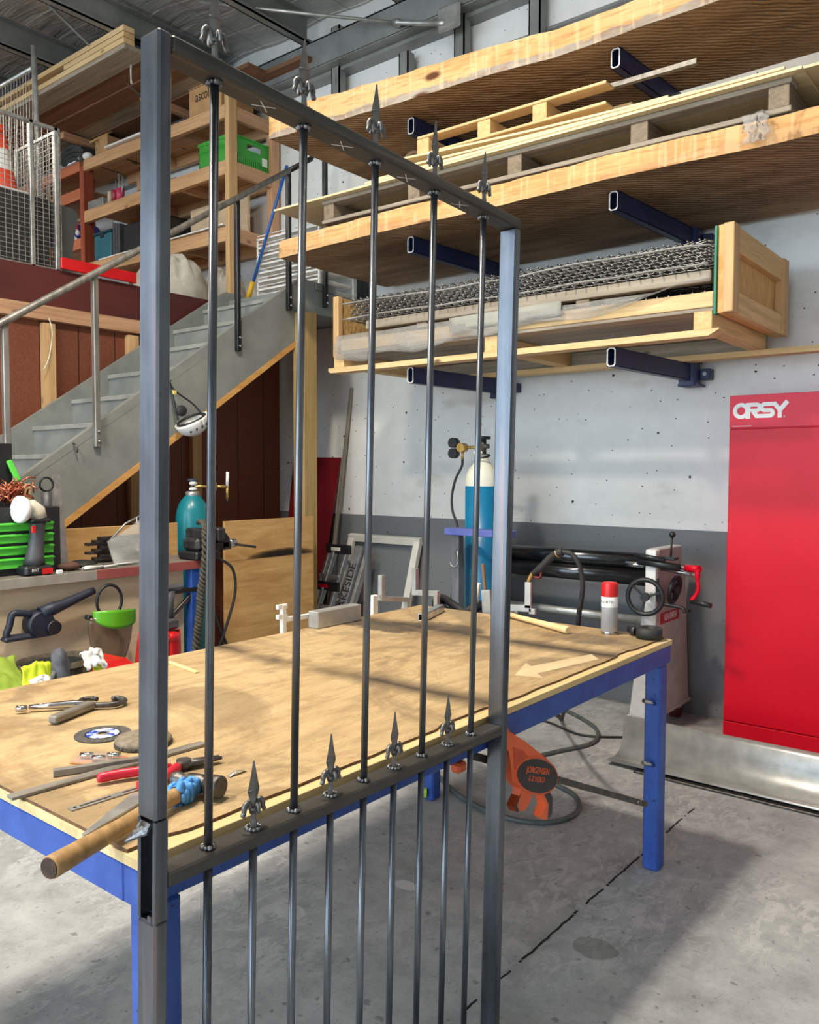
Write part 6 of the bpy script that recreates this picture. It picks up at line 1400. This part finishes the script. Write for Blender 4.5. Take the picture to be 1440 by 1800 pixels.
tag(MB().box((-6.33, 2.0, ZM + .001), (-5.80, 3.1, 3.49), .01).build('black_crate', M_('cage_black', (36, 37, 37), (50, 51, 51), 9, rough=.7)), 'dark crate inside the mesh cage under the traffic cone', 'crate')
cn = thing('traffic_cone', 'orange traffic cone with white bands inside the mesh cage', 'traffic cone', (-5.98, 2.83, 3.491))
m_cone = M_('cone_orange', (224, 72, 44), (232, 84, 56), 9, rough=.5)
Mx = T3(-5.98, 2.83, 3.491)
MB().box((-.14, -.14, 0), (.14, .14, .025), .01, Mx).build('base', m_white, cn)
for z0, z1, mt, nm in ((.026, .16, m_cone, 'cone_body'), (.16, .31, m_white, 'reflective_band'), (.31, .48, m_cone, 'cone_top')):
    rr_ = lambda z: .115 - .09 * z / .48
    MB().lathe([(rr_(z0), z0), (rr_(z1), z1)] if nm != 'cone_top' else [(rr_(z0), z0), (rr_(z1), z1), (0, z1)], 24, Mx).build(nm, mt, cn)
mf = thing('mesh_barrier', 'tubular mesh barrier standing behind the cage under the overhead planks', 'barrier', (-6.6, 3.3, ZM))
MB().tube([(-6.42, 3.34, ZM), (-6.36, 3.30, 4.0), (-6.30, 3.25, 4.78)], .02, 10).build('pole', m_galv, mf)
MB().tube([(-6.32, 3.25, 4.62), (-7.6, 3.25, 4.64)], .018, 8).build('top_tube', m_galv, mf)
MB().tube([(-7.6, 3.25, 4.66), (-7.66, 3.3, ZM)], .02, 8).build('pole', m_galv, mf)
q = MB()
for k in range(26): xx = -7.56 + 1.2 * k / 25; q.cyl((xx, 3.26, 3.5), (xx + .03, 3.25, 4.63), .0022, n=4, caps=False)
for z in (3.6, 3.8, 4.0, 4.2, 4.4, 4.55): q.cyl((-7.6, 3.26, z), (-6.34, 3.26, z), .0022, n=4, caps=False)
q.build('mesh_panel', m_mesh, mf)
# ------------------------------------------------------------------ light and camera
wd = bpy.data.worlds.new('sky'); SC.world = wd; wd.use_nodes = True
nt = wd.node_tree; bg = nt.nodes['Background']
bg.inputs[0].default_value = (.70, .86, 1., 1); bg.inputs[1].default_value = SKY
pl = bpy.data.lights.new('door_portal', 'AREA'); pl.shape = 'RECTANGLE'; pl.size = DX1 - DX0; pl.size_y = DH; pl.cycles.is_portal = True
po = bpy.data.objects.new('door_portal', pl); COL.objects.link(po); po.location = ((DX0 + DX1) / 2, FY - .1, DH / 2); po.rotation_euler = (PI / 2, 0, 0)
sn = bpy.data.lights.new('sun', 'SUN'); sn.energy = SUN; sn.angle = .02; sn.color = (1, .95, .86)
so = bpy.data.objects.new('sun', sn); COL.objects.link(so); so.rotation_euler = V((.35, .62, -1.05)).to_track_quat('-Z', 'Y').to_euler()
def bay(x, y, z, pw, sz, k, label):
    t = thing('high_bay_lamp', label, 'lamp', (x, y, z))
    q = MB().box((x - sz / 2 - .03, y - sz / 2 - .03, z + .005), (x + sz / 2 + .03, y + sz / 2 + .03, z + .07), .01); q.cyl((x, y, z + .07), (x, y, 5.36), .012, n=8)
    q.build('housing', m_white, t)
    L = bpy.data.lights.new('lamp_panel', 'AREA'); L.shape = 'SQUARE'; L.size = sz; L.energy = pw; L.color = k
    o = bpy.data.objects.new('lamp_panel', L); COL.objects.link(o); o.location = (0, 0, 0); o.parent = t
    return t
def batten(x, y, z, pw, label):  # added lamp out of view, facing up to brighten the ceiling
    t = thing('added_uplight', label, 'lamp', (x, y, z))
    q = MB().box((x - .6, y - .05, z - .03), (x + .6, y + .05, z), .01); h_ = q.build('housing', m_white, t)
    for s in (-1, 1): MB().cyl((x + s * .5, y, z), (x + s * .5, y, 5.36), .003, n=6).build('cable', m_galv, t)  # housing and cables only dress the added uplight
    L = bpy.data.lights.new('added_uplight_panel', 'AREA'); L.shape = 'RECTANGLE'; L.size = 1.2; L.size_y = .1; L.energy = pw; L.color = (1, .96, .9)
    o = bpy.data.objects.new('added_uplight_panel', L); COL.objects.link(o); o.location = (0, 0, .01); o.rotation_euler = (PI, 0, 0); o.parent = t
batten(-4.3, .6, 4.2, UPLIGHT, 'added unseen up-facing lamp high on the mezzanine side of the table')
batten(-.4, 2.4, 4.2, UPLIGHT, 'added unseen up-facing lamp high in front of the red cabinet')
WARM = (1., .9, .76)
bay(-2.4, 1.5, 5.02, LAMP[0], .32, WARM, 'square white high-bay lamp hanging above the welding table')
bay(-2.9, -.6, 5.05, LAMP[1], .45, WARM, 'square white high-bay lamp hanging nearer the roller door')
bay(-8.2, 1.2, 5.05, LAMP[2], .45, WARM, 'square white high-bay lamp hanging over the mezzanine edge')
cam = bpy.data.cameras.new('camera'); co = bpy.data.objects.new('camera', cam); COL.objects.link(co); SC.camera = co
yaw, pitch, roll = math.radians(38.767), math.radians(2.858), math.radians(.1336)
F = V((-math.sin(yaw) * math.cos(pitch), math.cos(yaw) * math.cos(pitch), -math.sin(pitch)))
Rt = V((math.cos(yaw), math.sin(yaw), 0)); U = Rt.cross(F)
R2 = Rt * math.cos(roll) + U * math.sin(roll); U2 = U * math.cos(roll) - Rt * math.sin(roll)
co.matrix_world = Matrix(((R2.x, U2.x, -F.x, 0), (R2.y, U2.y, -F.y, 0), (R2.z, U2.z, -F.z, 1.55), (0, 0, 0, 1)))
cam.sensor_fit = 'HORIZONTAL'; cam.sensor_width = 36; cam.lens = 36 * 1453.85 / 1440; cam.clip_start = .05; cam.clip_end = 200
vs = SC.view_settings; vs.view_transform = 'Standard'; vs.look = 'None'; vs.gamma = 1; vs.use_curve_mapping = False; vs.exposure = EXPO
SC.cycles.use_denoising = True; SC.cycles.caustics_reflective = False; SC.cycles.caustics_refractive = False; SC.cycles.max_bounces = 10; SC.cycles.diffuse_bounces = 5; SC.cycles.glossy_bounces = 4; SC.cycles.transparent_max_bounces = 12; SC.cycles.sample_clamp_indirect = 8
